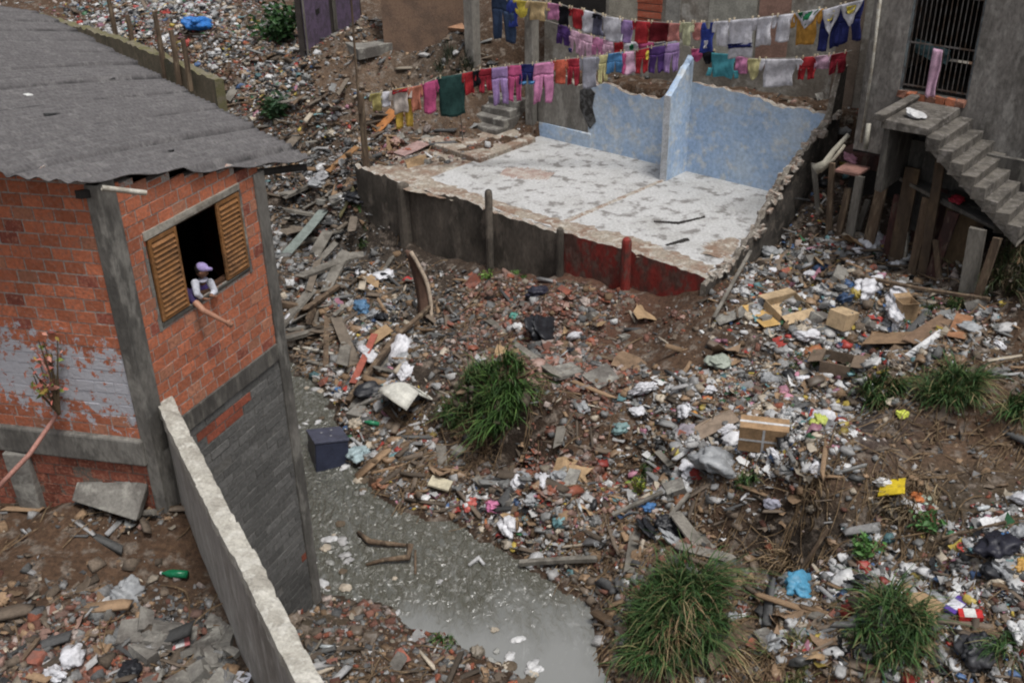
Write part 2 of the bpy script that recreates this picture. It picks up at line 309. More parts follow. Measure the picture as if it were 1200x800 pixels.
# ------------------------------------------------------------------ masonry helpers
def brick_wall(name, o, u, n, s0, s1, z0, z1, parent, colf, m, holes=(), bl=.29, bh=.19, joint=.02, depth=.1, mortar=(.33, .31, .28), top=None, rough_j=.004):
    """courses of single bricks proud of their mortar; o origin on the wall line, u along it, n outward"""
    mb = MB(); r = 0; z = z0
    segs = [(s0, s1, z0, z1)]
    for (a, b, c, d) in holes:
        ns = []
        for (p, q, e, f) in segs:
            if b <= p or a >= q or d <= e or c >= f: ns.append((p, q, e, f)); continue
            if a > p: ns.append((p, a, e, f))
            if b < q: ns.append((b, q, e, f))
            if c > e: ns.append((max(a, p), min(b, q), e, c))
            if d < f: ns.append((max(a, p), min(b, q), d, f))
        segs = ns
    for (p, q, e, f) in segs:
        nn = max(1, int((q-p)/.5))
        for k in range(nn):
            a_, b_ = p+(q-p)*k/nn, p+(q-p)*(k+1)/nn
            ff = min(f, (top((a_+b_)/2) if top else f))
            if ff <= e: continue
            mb.box(o+u*a_+UP*e-n*depth, u*(b_-a_), n*(depth-.006), UP*(ff-e), mortar)
    while z < z1-.03:
        zt = min(z+bh-joint, z1)
        s = s0-(bl*.5 if r % 2 else 0)-random.uniform(0, .05)
        while s < s1:
            e = s+bl-joint+random.uniform(-.012, .012); a_, b_ = max(s, s0), min(e, s1); s = e+joint
            if b_-a_ < .03: continue
            tz = min(zt, top((a_+b_)/2)) if top else zt
            if tz-z < .03: continue
            parts_ = [(a_, b_)]
            for (ha, hb, hc, hd) in holes:
                if z < hd-.04 and tz > hc+.04:
                    np_ = []
                    for (x0, x1) in parts_:
                        if hb <= x0 or ha >= x1: np_.append((x0, x1)); continue
                        if ha-x0 > .03: np_.append((x0, ha-.005))
                        if x1-hb > .03: np_.append((hb+.005, x1))
                    parts_ = np_
            for (x0, x1) in parts_:
                c = colf((x0+x1)/2, (z+tz)/2)
                if c is None: continue
                pr = random.uniform(-rough_j, rough_j)
                mb.box(o+u*x0+UP*(z+random.uniform(-.002, .002))-n*.03, u*(x1-x0), n*(.03+pr), UP*(tz-z), c, jit=.0015)
        z += bh; r += 1
    return mb.build(name, m, parent)
def jag_wall(name, o, u, n, prof, zb, th, m, parent, m2=None, amp=.05, step=.13, seed=1, rib=.004):
    """a wall with a broken top: prof = [(s, z)], thickness th on the -n side; m on the n face, m2 on top, ends and back"""
    r = np.random.default_rng(seed); ss = np.arange(prof[0][0], prof[-1][0]+1e-6, step); ss[-1] = prof[-1][0]
    zz = np.interp(ss, [p[0] for p in prof], [p[1] for p in prof])
    j = r.normal(0, amp, len(ss)); zf = zz+j*.8; zk = zz+j*.5+r.normal(0, amp*.6, len(ss)); nl = 5
    vs = []; fs = []; mi = []; zbs = zb if callable(zb) else (lambda s_: zb)
    for i, s in enumerate(ss):
        b = zbs(s); off = r.normal(0, rib, nl+1)
        for k in range(nl+1): vs.append(o+u*s+UP*(b+(zf[i]-b)*k/nl)+n*off[k]*(k > 0))
        mid = (zf[i]+zk[i])/2+abs(r.normal(0, amp*.4))
        vs.append(o+u*s+UP*mid-n*th*.5)
        for k in range(nl, -1, -1): vs.append(o+u*s+UP*(b+(zk[i]-b)*k/nl)-n*(th+off[k]))
    w_ = 2*nl+3; flip = np.dot(np.cross(u, UP), n) < 0
    for i in range(len(ss)-1):
        for k in range(w_-1):
            q = (i*w_+k, (i+1)*w_+k, (i+1)*w_+k+1, i*w_+k+1); fs.append(q[::-1] if flip else q); mi.append(0 if k < nl else 1)
    for e in (0, len(ss)-1): fs.append(tuple(e*w_+k for k in range(w_))); mi.append(1)
    mb = MB().add(vs, fs); ob = mb.build(name, m, parent); ob.data.materials.append(m2 or m)
    ob.data.polygons.foreach_set('material_index', mi); return ob

# ------------------------------------------------------------------ brick house
m_brick = mat('clay_brick', (1, 1, 1), vcol=True, fine=26, scale=9.1, c2=(.42, .15, .09), thr=(.5, .8), c3=(.34, .15, .1), bump=.5, fineamt=.35)
m_brickpaint = mat('clay_brick_flaking_paint', (1, 1, 1), vcol=True, fine=26, scale=9.1, c2=(.42, .15, .09), thr=(.5, .8), c3=(.34, .15, .1), bump=.5, fineamt=.35)
m_block = mat('sooty_block', (1, 1, 1), vcol=True, fine=20, scale=2., bump=.5, fineamt=.4)
def paint_on(m, u, o, base_z, slope, half):
    """flaking whitewash: its own patch of the wall, broken by noise"""
    N = m.node_tree.nodes; L = m.node_tree.links; b = N['Principled BSDF']; src = b.inputs['Base Color'].links[0].from_socket
    g = N.new('ShaderNodeNewGeometry'); dt = N.new('ShaderNodeVectorMath'); dt.operation = 'DOT_PRODUCT'
    su = N.new('ShaderNodeVectorMath'); su.operation = 'SUBTRACT'; su.inputs[1].default_value = tuple(o); L.new(g.outputs['Position'], su.inputs[0])
    L.new(su.outputs[0], dt.inputs[0]); dt.inputs[1].default_value = tuple(np.array(u)*slope-UP)        # s*slope - z
    m1 = N.new('ShaderNodeMath'); m1.operation = 'ADD'; L.new(dt.outputs['Value'], m1.inputs[0]); m1.inputs[1].default_value = base_z
    ab = N.new('ShaderNodeMath'); ab.operation = 'ABSOLUTE'; L.new(m1.outputs[0], ab.inputs[0])
    no = N.new('ShaderNodeTexNoise'); no.inputs['Scale'].default_value = 7.5; no.inputs['Detail'].default_value = 9; no.inputs['Roughness'].default_value = .72; L.new(g.outputs['Position'], no.inputs[0])
    ma = N.new('ShaderNodeMath'); ma.operation = 'MULTIPLY_ADD'; L.new(no.outputs['Fac'], ma.inputs[0]); ma.inputs[1].default_value = 3.2; ma.inputs[2].default_value = -1.5
    ad = N.new('ShaderNodeMath'); ad.operation = 'ADD'; L.new(ab.outputs[0], ad.inputs[0]); L.new(ma.outputs[0], ad.inputs[1])
    mr = N.new('ShaderNodeMapRange'); L.new(ad.outputs[0], mr.inputs[0]); mr.inputs['From Min'].default_value = half+.06; mr.inputs['From Max'].default_value = half-.03
    mx = N.new('ShaderNodeMix'); mx.data_type = 'RGBA'; L.new(mr.outputs[0], mx.inputs[0]); L.new(src, mx.inputs[6]); mx.inputs[7].default_value = (.4, .4, .43, 1)
    L.new(mx.outputs[2], b.inputs['Base Color'])
paint_on(m_brickpaint, DA, C0, 5.62, .12, .48)
def brick_col(s, z):
    r = random.random(); k = random.uniform(.68, 1.08)
    base = (.48, .155, .08) if r < .86 else ((.27, .08, .055) if r < .91 else (.43, .19, .115))
    return tuple(k*v for v in base)
RK1 = P(103, 200, 8.3); RK2 = onB(375, 178, .08); RE = P(70, 0, 7.0)
rn = np.cross(RK2-RK1, RE-RK1); rn /= rn[2]
def roofz(x, y): return RK1[2]-(rn[0]*(x-RK1[0])+rn[1]*(y-RK1[1]))
LB = np.linalg.norm(C0-R0)
house = thing('brick_house', 'unplastered red brick house with grey corrugated roof and wooden shutters above the stream', 'house', (R0[0], R0[1], 0))
def topB(s): q = R0-DB*(-s) if False else R0+DB*s; return roofz(q[0], q[1])-.05
WIN = (-2.28, -.56, 6.30, 7.38)
brick_wall('brick_wall', R0, DB, OUTB, -LB+.12, -.1, 4.98, 8.4, house, brick_col, m_brick, holes=[(WIN[0], WIN[1], WIN[2], WIN[3])], top=topB, depth=.14, bl=.25, bh=.155)
def blk(s, z):
    k = random.uniform(.75, 1.2)
    if (abs(z-4.45) < .1 and -1.9 < s < -1.1) or (z < 1.4 and random.random() < .03): return (.26*k, .075*k, .045*k)
    if random.random() < .02: return None
    d = .7 if z < 1.2 else 1.
    return (.125*k*d, .122*k*d, .116*k*d)
brick_wall('block_wall', R0, DB, OUTB, -LB, -.16, -.4, 4.72, house, blk, m_block, bl=.39, bh=.135, depth=.16, mortar=(.13, .125, .115))
def topA(s): q = C0+DA*s; return roofz(q[0], q[1])-.05
brick_wall('brick_wall', C0, DA, OUTA, .12, 7, 4.98, 9.6, house, brick_col, m_brickpaint, top=topA, depth=.14, bl=.25, bh=.155)
def brick_low(s, z): k = random.uniform(.55, 1.05); return None if random.random() < .06 else (.27*k, .085*k, .055*k)
brick_wall('brick_wall', C0, DA, OUTA, .1, 7, 3.2, 4.62, house, brick_low, m_brick, depth=.14, mortar=(.14, .12, .1), bl=.25, bh=.155)
# the hidden sides, so that the room behind the window is closed
RV = np.array([RE[0]-R0[0], RE[1]-R0[1], 0]); RV /= np.linalg.norm(RV); RVn = np.array([RV[1], -RV[0], 0])
mb = MB()
for i in range(20):
    a_ = R0+RV*(.1+i*.5); mb.box(a_-RVn*.02+UP*-.4, RV*.5, -RVn*.14, UP*(roofz(a_[0], a_[1])+.3))
mb.build('river_wall', mat('dim_brick', (.28, .09, .06), (.2, .15, .12), scale=5), house)
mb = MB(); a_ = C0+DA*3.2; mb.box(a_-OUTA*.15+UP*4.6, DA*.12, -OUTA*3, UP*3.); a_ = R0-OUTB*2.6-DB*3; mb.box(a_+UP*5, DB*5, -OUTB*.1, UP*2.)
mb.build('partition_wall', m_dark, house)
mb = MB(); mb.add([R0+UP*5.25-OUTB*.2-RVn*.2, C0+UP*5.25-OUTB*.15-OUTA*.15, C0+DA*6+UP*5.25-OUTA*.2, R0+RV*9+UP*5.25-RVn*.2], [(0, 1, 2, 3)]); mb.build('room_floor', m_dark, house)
# concrete frame
HC = roofz(C0[0], C0[1])-3.03
mb = MB(); mb.box(C0-DB*.02-OUTB*.16-OUTA*.0+UP*3, DB*.27, OUTB*.185, UP*HC); mb.box(C0+OUTA*.024+UP*3-DA*.03, DA*.16, -OUTA*.15, UP*HC)
colc = mb.build('concrete_column', m_concdark, house, bevel=.01)
m_con_mid = mat('cast_concrete', (.155, .145, .13), (.085, .08, .072), (.2, .19, .17), scale=1.6, fine=20, bump=.6, streak=.4)
colc.data.materials[0] = m_con_mid
mb = MB(); mb.box(R0-DB*.22-OUTB*.16-UP*.4, DB*.22, OUTB*.19, UP*(topB(0)+.36)); mb.build('concrete_column', m_con_mid, house, bevel=.012)
mb = MB(); mb.box(C0+DB*.1-OUTB*.14+UP*4.72, DB*(LB-.32), OUTB*.165, UP*.26); mb.build('concrete_beam', m_concdark, house, bevel=.01)
mb = MB(); mb.box(C0+DA*.1-OUTA*.14+UP*4.6, DA*7, OUTA*.21, UP*.38); mb.build('concrete_beam', m_con_mid, house, bevel=.03)
mb = MB(); mb.box(C0+DA*1.75-OUTA*.1+UP*3.5, DA*.3, OUTA*.19, UP*1.1, jit=.02); mb.build('pillar_stub', m_concrete, house, bevel=.02)
mb = MB()
for (p0, p1) in (((150, 405), (165, 500)), ((143, 300), (150, 350))):
    pass
# window
win = None
def bquad(a, b, c, d, off0, off1): return (R0+DB*a+UP*c+OUTB*off0, DB*(b-a), UP*(d-c), OUTB*(off1-off0))
mw_sh = mat('shutter_wood', (.23, .105, .035), (.14, .07, .03), (.28, .135, .055), scale=3, fine=35, bump=.3, rough=.6, fineamt=.2)
mb = MB()
mb.box(*bquad(WIN[0]-.02, WIN[1]+.02, WIN[3], WIN[3]+.09, -.12, .03), jit=.008)
lint = mb.build('window_lintel', mat('lintel', (.3, .28, .24), (.2, .18, .15), scale=4), house)
mb = MB(); mb.box(*bquad(WIN[0]-.0, WIN[1]+.0, WIN[2]-.05, WIN[2], -.12, .015), jit=.006); mb.build('window_sill', m_concdark, house)
mb = MB()
mb.box(*bquad(WIN[0]-.06, WIN[0]-.005, WIN[2]-.1, WIN[3], -.02, .006), jit=.006); mb.build('mortar_edge', m_concrete, house); mb = MB(); mb.box(*bquad(WIN[1]+.005, WIN[1]+.05, WIN[2]-.1, WIN[3], -.02, .006), jit=.006)
mb.build('mortar_edge', m_concrete, house)
mb = MB(); fr = .045
mb.box(*bquad(WIN[0], WIN[0]+fr, WIN[2], WIN[3], -.1, -.02)); mb.box(*bquad(WIN[1]-fr, WIN[1], WIN[2], WIN[3], -.1, -.02))
mb.box(*bquad(WIN[0]+fr, WIN[1]-fr, WIN[3]-fr, WIN[3], -.1, -.02)); mb.box(*bquad(WIN[0]+fr, WIN[1]-fr, WIN[2], WIN[2]+fr, -.1, -.02))
wf = mb.build('window_frame', mat('dark_wood', (.07, .035, .02), (.04, .025, .015), scale=5, bump=.2, rough=.6), house)
def shutter(a, b, off):
    mb = MB(); t = .03; z0, z1 = WIN[2]+.02, WIN[3]-.02; f = .045
    mb.box(*bquad(a, a+f, z0, z1, off, off+t)); mb.box(*bquad(b-f, b, z0, z1, off, off+t)); mb.box(*bquad(a+f, b-f, z0, z0+f, off, off+t)); mb.box(*bquad(a+f, b-f, z1-f, z1, off, off+t))
    o1 = mb.build('shutter', mw_sh, house); n = 15; mb = MB(); mb.box(*bquad(a+f, b-f, z0+f, z1-f, off-.012, off-.002)); mb.build('slat_gap_shade', mat('dark_wood', (.07, .035, .02)), o1); h = (z1-z0-2*f)/n; mb = MB()  # dark sheet added behind the slats, paints shade into their gaps
    for i in range(n):
        z = z0+f+i*h; mb.box(R0+DB*(a+f)+UP*(z)+OUTB*(off+t+.004), DB*(b-a-2*f), UP*h*.66-OUTB*.03, OUTB*.008+UP*.004, jit=.002)
    mb.build('louvre_slats', mw_sh, o1); return o1
shutter(WIN[0]+.01, -1.79, .0); shutter(-1.03, WIN[1]-.01, .0)
# drain tube under the roof edge
mb = MB(); a_, b_ = onB(126, 203, .1), onB(178, 211, .35); mb.tube([a_, b_], .03, 10, cap=False); mb.build('drain_tube', m_pipe, house, smooth=True)
# roof
E1 = np.array([math.cos(math.radians(78)), math.sin(math.radians(78)), 0]); E2 = np.array([E1[1], -E1[0], 0])
LP = onplane(0, 182, RK1, rn); A2 = (LP-RK1)/np.linalg.norm(LP-RK1)
poly = np.array([RK1[:2], RK2[:2], RE[:2], (RE[0]-8, RE[1]-.5), (RK1+A2*9)[:2]])
def seg_range(e2):
    out = []
    for i in range(len(poly)):
        a_, b_ = poly[i], poly[(i+1) % len(poly)]; da, db_ = a_@E2[:2]-e2, b_@E2[:2]-e2
        if da*db_ < 0: t = da/(da-db_); out.append(float((a_+(b_-a_)*t)@E1[:2]))
    return (min(out), max(out)) if len(out) >= 2 else None
vs = []; fs = []; cols_ = []; e2s = np.arange((poly@E2[:2]).min()+.01, (poly@E2[:2]).max()-.01, .03); prev = None; nl = 40; cs = []
r1 = np.random.default_rng(4)
for e2 in e2s:
    rg = seg_range(e2)
    if rg is None: prev = None; continue
    sh = int(math.floor(e2/1.02)); fr_ = e2/1.02-sh; off = np.random.default_rng(abs(sh)+9).uniform(-.07, .07)
    base = len(vs)
    for k in range(nl+1):
        e1 = rg[0]+(rg[1]-rg[0])*k/nl
        if k == 0: e1 += off*.5
        if k == nl: e1 += off
        q = E1*e1+E2*e2
        end_lift = .02*((e1 // 2.4) % 2)
        vs.append((q[0], q[1], roofz(q[0], q[1])+.021*math.sin(2*PI*e2/.177)+.045*fr_-.01+.035*math.sin(e1*.8+sh)*.6))
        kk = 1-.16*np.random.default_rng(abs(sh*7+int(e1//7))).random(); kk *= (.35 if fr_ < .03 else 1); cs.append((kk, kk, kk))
    if prev is not None and prev[1] == base-(nl+1):
        for k in range(nl): fs.append((prev[1]+k, prev[1]+k+1, base+k+1, base+k))
    prev = (e2, base)
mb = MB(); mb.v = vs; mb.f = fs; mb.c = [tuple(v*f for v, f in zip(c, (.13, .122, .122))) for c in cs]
m_roof = mat('fibre_cement', (1, 1, 1), c2=(.11, .103, .103), c3=(.145, .137, .135), vcol=True, scale=1.3, fine=20, bump=.5, fineamt=.5, rough=.95)
ro = mb.build('roof', m_roof, house, smooth=True); sm = ro.modifiers.new('thick', 'SOLIDIFY'); sm.thickness = .012
mb = MB(); a_ = RK1-UP*.09+DB*.05-OUTB*.12; b_ = RK2-UP*.09-OUTB*.12; mb.box(a_, b_-a_, -OUTB*.06, UP*-.09); mb.build('roof_beam', m_dark, ro)
mb = MB()
for (x_, y_, l) in ((110, 54, .16), (136, 75, .22), (210, 60, .1), (62, 115, .35), (205, 163, .1), (38, 91, .18)):
    q = onplane(x_, y_, RK1+UP*.045, rn); r1_ = E1-UP*(rn@E1)*1.; r2_ = E2-UP*(rn@E2)*1.; mb.box(q, r1_*l*.7, r2_*.05, UP*.012, (.6, .6, .58) if x_ == 38 else (.03, .03, .03), jit=.01); mb.build('broken_tile_piece', m_paper, ro); mb = MB()

# ------------------------------------------------------------------ block wall of the yard
yw = thing('yard_wall', 'pale bare concrete block wall running down from the brick house corner', 'wall', WW0)
LW = 7.5; TW = .2
mb = MB(); mb.box(WW0+WD*.15-UP*.5+WN*0, WD*LW, -WN*.15, UP*5.68); mb.build('wall_panel', mat('yard_render', (.32, .3, .275), (.22, .2, .175), (.38, .36, .33), scale=1.3, fine=20, bump=.5, streak=.3), yw)
rr_ = np.random.default_rng(3); vs = []; fs = []; ss = [.2]; js = []
while ss[-1] < LW:
    l = rr_.uniform(.45, 1.1); k0 = ss[-1]; n_ = max(3, int(l/.09)); ss += [k0+l*(k+1)/n_ for k in range(n_)]; js.append(len(ss)-1); ss.append(ss[-1]+.012)
dz_ = 0; sh_ = 0
for i, s_ in enumerate(ss):
    if i in js: dz_ = rr_.normal(0, .012); sh_ = rr_.normal(0, .016)
    g_ = -.03 if i in js else 0
    c_ = WW0+WD*s_+WN*sh_; a_, b_ = .03+rr_.normal(0, .0035)+g_*.4, -.175-rr_.normal(0, .004)-g_*.4; t_ = 5.35+dz_+g_
    vs += [c_+WN*a_+UP*(5.17+rr_.normal(0, .015)), c_+WN*a_+UP*(t_-.012+rr_.normal(0, .006)), c_+WN*(a_*.5+b_*.2)+UP*(t_+rr_.normal(0, .006)), c_+WN*(b_*.6)+UP*(t_+rr_.normal(0, .008)), c_+WN*b_+UP*(t_-.02+rr_.normal(0, .01)), c_+WN*b_+UP*5.15]
for i in range(len(ss)-1):
    for k in range(5): fs.append((i*6+k, i*6+k+1, (i+1)*6+k+1, (i+1)*6+k))
mb = MB().add(vs, fs)
mb.build('coping', m_conclight, yw)
mb = MB(); mb.box(WW0+WN*.05-WD*.12+UP*3.4, WD*.3, -WN*.27, UP*2.03, jit=.01); mb.build('end_post', m_concrete, yw, bevel=.03)

# ------------------------------------------------------------------ ruined house: floor, broken blue walls, red front wall
m_tile = mat('worn_terrazzo', (.46, .46, .455), (.36, .355, .34), (.2, .19, .18), scale=.9, fine=16, bump=.25, fineamt=.38, rough=.8, thr=(.45, .75))
m_blue = mat('blue_limewash', (.37, .49, .66), (.48, .57, .67), (.55, .59, .62), scale=1.2, fine=10, bump=.3, fineamt=.3, thr=(.42, .68))
m_red = mat('red_paint', (.21, .028, .022), (.085, .045, .036), (.13, .08, .065), scale=1.7, fine=16, bump=.5, rough=.75, streak=.6, thr=(.42, .62))
m_mould = mat('mouldy_plaster', (.105, .09, .074), (.045, .039, .032), (.15, .128, .105), scale=.8, fine=14, bump=.6, streak=.5)
m_clayc = mat('broken_masonry', (.34, .31, .27), (.24, .17, .13), (.42, .4, .36), scale=5, fine=25, bump=.7)
m_sand = mat('dusty_screed', (.3, .26, .21), (.22, .15, .11), (.42, .39, .34), scale=1.6, fine=18, bump=.6, fineamt=.5)
ruin = thing('ruined_house', 'roofless ruin with white tiled floor, broken pale blue walls and red painted front wall', 'ruin', K)
mb = MB(); mb.box(RC(-9.1, .14, 2.3), DC*9.0, DD*5.31, UP*.2); fl = mb.build('tiled_floor', m_tile, ruin)
mb = MB(); mb.box(RC(-11.1, .0, 2.2), DC*2.0, DD*2.6, UP*.27); mb.build('screed_floor', m_sand, ruin)
# dusty, broken strip of screed along the front edge and up the left side
def ribbon(pts_, wid, z, m, name, parent, seed):
    r = np.random.default_rng(seed); vs = []; fs = []; n = 60
    ps = np.array(pts_, float); tt = np.linspace(0, 1, len(ps)); T = np.linspace(0, 1, n)
    cx, cy = np.interp(T, tt, ps[:, 0]), np.interp(T, tt, ps[:, 1]); wd = np.interp(T, np.linspace(0, 1, len(wid)), wid)
    for i in range(n):
        t = np.array([cx[min(i+1, n-1)]-cx[max(i-1, 0)], cy[min(i+1, n-1)]-cy[max(i-1, 0)]]); t /= np.linalg.norm(t)+1e-9; nn = np.array([-t[1], t[0]])
        for k in range(5):
            e = (k/4-.5)*wd[i]*(1+r.normal(0, .16)); h_ = z+(.03*(1-abs(k-2)/2.) if 0 < k < 4 else -.01)+r.normal(0, .005)
            vs.append(RC(cx[i]+nn[0]*e, cy[i]+nn[1]*e, h_))
    for i in range(n-1):
        for k in range(4): fs.append((i*5+k, (i+1)*5+k, (i+1)*5+k+1, i*5+k+1))
    return MB().add(vs, fs).build(name, m, parent, smooth=True)
ribbon([(-4.4, .4), (-4.28, 2), (-4.12, 4.5)], [.22, .16, .14], 2.505, m_clayc, 'mortar_ridge', ruin, 1)
ribbon([(-9.1, .35), (-6.5, .4), (-4.3, .42), (-2.2, .5), (-.2, .35)], [1.1, .5, .55, .9, .5], 2.503, m_sand, 'broken_edge', ruin, 2)
ribbon([(-7.9, 2.4), (-7.3, 2.65), (-6.6, 2.9)], [.7, 1.0, .6], 2.504, mat('pink_scar', (.3, .22, .19), (.4, .36, .32), scale=4, bump=.4), 'floor_scar', ruin, 3)
ribbon([(-2.7, 1.9), (-2.2, 2.2), (-1.9, 2.9)], [.06, .16, .05], 2.506, m_dark, 'floor_crack', ruin, 4)
ribbon([(-1.7, .9), (-1.5, 1.5)], [.08, .2], 2.506, m_dark, 'floor_crack', ruin, 5)
ribbon([(-.6, 1.0), (-.7, 2.2)], [.5, .9, .3], 2.503, m_sand, 'broken_edge', ruin, 6)
FP = [(-11.15, 2.62), (-9.6, 2.55), (-9.2, 2.5), (-7.9, 2.52), (-7.3, 2.62), (-6.5, 2.55), (-5.8, 2.5), (-4.0, 2.47)]
jag_wall('front_wall', K-DD*.02-UP*K[2], DC, -DD, FP, 0., .16, m_mould, ruin, m_clayc, amp=.03, seed=3)
jag_wall('red_wall', K-DD*.0-UP*K[2], DC, -DD, [(-3.98, 2.53), (-3.2, 2.54), (-2.2, 2.56), (-1.4, 2.55), (-.9, 2.53), (-.1, 2.5)], lambda s: .85 if s < -1.2 else .85+(s+1.2)*.75, .16, m_red, ruin, m_clayc, amp=.018, seed=4)
for (c_, zt, wd_, m_) in ((-9.22, 2.6, .3, m_mould), (-6.2, 3.1, .17, m_mould), (-3.98, 2.68, .16, m_mould), (-2.1, 2.92, .2, m_red)):
    mb = MB(); q = RC(c_-wd_/2, -.2, .6)
    mb.tube([RC(c_, -.09, .7), RC(c_, -.09, zt-.12), RC(c_, -.09, zt-.04), RC(c_, -.09, zt)], [wd_*.62, wd_*.58, wd_*.5, wd_*.25], 9); mb.build('wall_post', m_, ruin, smooth=False, bevel=.01)
BK = K+DD*5.44-UP*K[2]
jag_wall('grey_wall', BK, DC, -DD, [(-9.15, 3.9), (-8.6, 4.1), (-8.2, 4.45), (-7.9, 4.2), (-7.32, 4.35)], 2.4, .16, m_plaster, ruin, m_clayc, amp=.05, seed=5)
jag_wall('blue_wall', BK, DC, -DD, [(-7.32, 4.36), (-6.6, 4.4), (-6.1, 4.25), (-5.6, 4.3), (-5.1, 4.22), (-4.6, 4.5), (-4.2, 4.95)], 2.4, .16, m_blue, ruin, m_clayc, amp=.035, seed=6)
jag_wall('blue_wall', BK, DC, -DD, [(-4.02, 4.9), (-3, 4.86), (-2, 4.8), (-1.5, 4.7), (-.8, 4.76), (-.15, 4.7)], 2.4, .16, m_blue, ruin, m_clayc, amp=.035, seed=7)
mb = MB(); mb.box(RC(-9.1, 5.4, 2.5), DC*1.9, DD*.03, UP*.42, jit=.01); mb.build('blue_skirting', m_blue, ruin)
jag_wall('partition_wall', RC(-4.02, 0, 0), DD, DC, [(4.45, 4.75), (4.7, 4.95), (5.1, 5.3), (5.44, 5.55)], 2.4, .17, m_blue, ruin, m_blue, amp=.02, seed=8)
mb = MB(); mb.box(RC(-4.2, 4.425, 2.45), DC*.19, DD*.02, UP*2.3, jit=.004); mb.build('white_wall_end', mat('whitewash', (.55, .57, .6), (.4, .41, .42), scale=3), ruin)
jag_wall('side_wall', RC(0, 0, 0), DD, DC, [(-.15, 2.42), (.6, 2.55), (1.3, 2.66), (1.9, 2.95), (2.6, 3.62), (3.1, 3.95), (3.8, 4.3), (4.6, 4.55), (5.15, 4.85), (5.2, 5.75), (5.6, 5.95)], lambda d: 1.0+d*.18, .14, mat('dark_masonry', (.085, .075, .065), (.045, .04, .035), (.14, .12, .1), scale=2, fine=14, bump=.8), ruin, mat('grimy_masonry', (.2, .18, .15), (.12, .1, .08), (.3, .27, .24), scale=5, bump=.7), amp=.06, seed=9)
mb = MB()
for i in range(90):   # rubble lumps clinging to the broken side wall
    d_ = random.uniform(.1, 5.3); zt = np.interp(d_, [-.15, .6, 1.3, 1.9, 2.6, 3.1, 3.8, 4.6, 5.2], [2.42, 2.55, 2.66, 2.95, 3.62, 3.95, 4.3, 4.55, 4.85]); l = random.uniform(.05, .15)
    mb.box(RC(random.uniform(-.2, 0.02), d_, zt-.05), DC*l+UP*random.uniform(-.04, .04), DD*l*1.1, UP*l*.7, jit=.018)
mb.build('rubble_edge', m_clayc, ruin)['kind'] = 'stuff'

# slab and steps left of the ruin
slab = tag(MB().add([RC(-11.4, 2.75, 2.62), RC(-8.85, 2.5, 2.62), RC(-8.8, 4.9, 2.64), RC(-10, 5.3, 2.66), RC(-11.6, 4.6, 2.64), RC(-11.4, 2.75, 2.4), RC(-8.85, 2.5, 2.4), RC(-8.8, 4.9, 2.4), RC(-10, 5.3, 2.4), RC(-11.6, 4.6, 2.4)],
    [(0, 1, 2, 3, 4), (5, 6, 1, 0), (6, 7, 2, 1), (7, 8, 3, 2), (8, 9, 4, 3), (9, 5, 0, 4)]).build('concrete_slab', m_sand, bevel=.03), 'cracked grey-brown concrete slab at the foot of the small steps', 'slab')
mb = MB()
for i in range(4): mb.box(RC(-11.0, 4.35+i*.32, 2.5), DC*1.15, DD*(1.5-i*.32), UP*(.3+i*.2), jit=.015)
tag(mb.build('concrete_steps', m_concrete, bevel=.03), 'short flight of rough concrete steps beside the roofless ruin', 'steps')

# ------------------------------------------------------------------ grey house on the right with barred door and outside stairs
DF = 3.4; F0 = K+DD*DF-UP*K[2]
def fc(px, py): q = onD(px, py, DF); return float(np.dot(q-F0, DC)), q[2]
dl, dzb = fc(1063, 122); dr, _ = fc(1141, 146); hl, _ = fc(1031, 60)
dtop = dzb+2.6
gh = thing('grey_house', 'grey rendered house with tall barred doorway and outside stairs at the right edge', 'house', F0+UP*3)
mb = MB()
LWZ = fc(1020, 192)[1]
for (a_, b_, c_, d_) in ((hl, dl, LWZ, 10), (dr, dr+7, 3.0, 10), (dl, dr, LWZ, dzb), (dl, dr, dtop, 10)):
    mb.box(F0+DC*a_+UP*c_-DD*0, DC*(b_-a_), DD*.18, UP*(d_-c_))
mb.box(F0+DC*hl+UP*LWZ+DD*.18, DC*.18, DD*5, UP*(10-LWZ))
ghw = mb.build('rendered_wall', mat('grey_render', (.19, .175, .16), (.10, .092, .082), (.25, .235, .215), scale=1.1, fine=16, bump=.5, streak=.5, fineamt=.45), gh)
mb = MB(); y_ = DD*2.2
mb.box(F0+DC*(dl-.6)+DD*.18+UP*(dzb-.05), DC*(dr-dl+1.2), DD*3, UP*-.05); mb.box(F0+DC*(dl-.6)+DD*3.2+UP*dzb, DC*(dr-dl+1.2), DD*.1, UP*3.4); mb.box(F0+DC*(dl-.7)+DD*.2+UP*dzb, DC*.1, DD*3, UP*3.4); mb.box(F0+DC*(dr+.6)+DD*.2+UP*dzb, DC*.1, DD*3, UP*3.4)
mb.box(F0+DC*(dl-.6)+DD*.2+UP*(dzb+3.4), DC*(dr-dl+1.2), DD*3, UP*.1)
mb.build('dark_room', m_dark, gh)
mb = MB(); n = 13
for i in range(n+1): s = dl+.06+(dr-dl-.12)*i/n; mb.tube([F0+DC*s+DD*.08+UP*(dzb+.08), F0+DC*s+DD*.08+UP*dtop], .009, 6)
for z in (.1, .95, 1.9): mb.box(F0+DC*dl+DD*.07+UP*(dzb+z), DC*(dr-dl), DD*.02, UP*.03)
gate = mb.build('door_gate', m_metal, gh)
mb = MB(); mb.box(F0+DC*(dl-.01)+DD*.04+UP*dzb, DC*.05, DD*.06, UP*2.6); mb.box(F0+DC*(dr-.04)+DD*.04+UP*dzb, DC*.05, DD*.06, UP*2.6); mb.build('gate_frame', mat('pale_metal', (.17, .2, .21), (.1, .1, .1), scale=8, rough=.5), gate)
mb = MB()
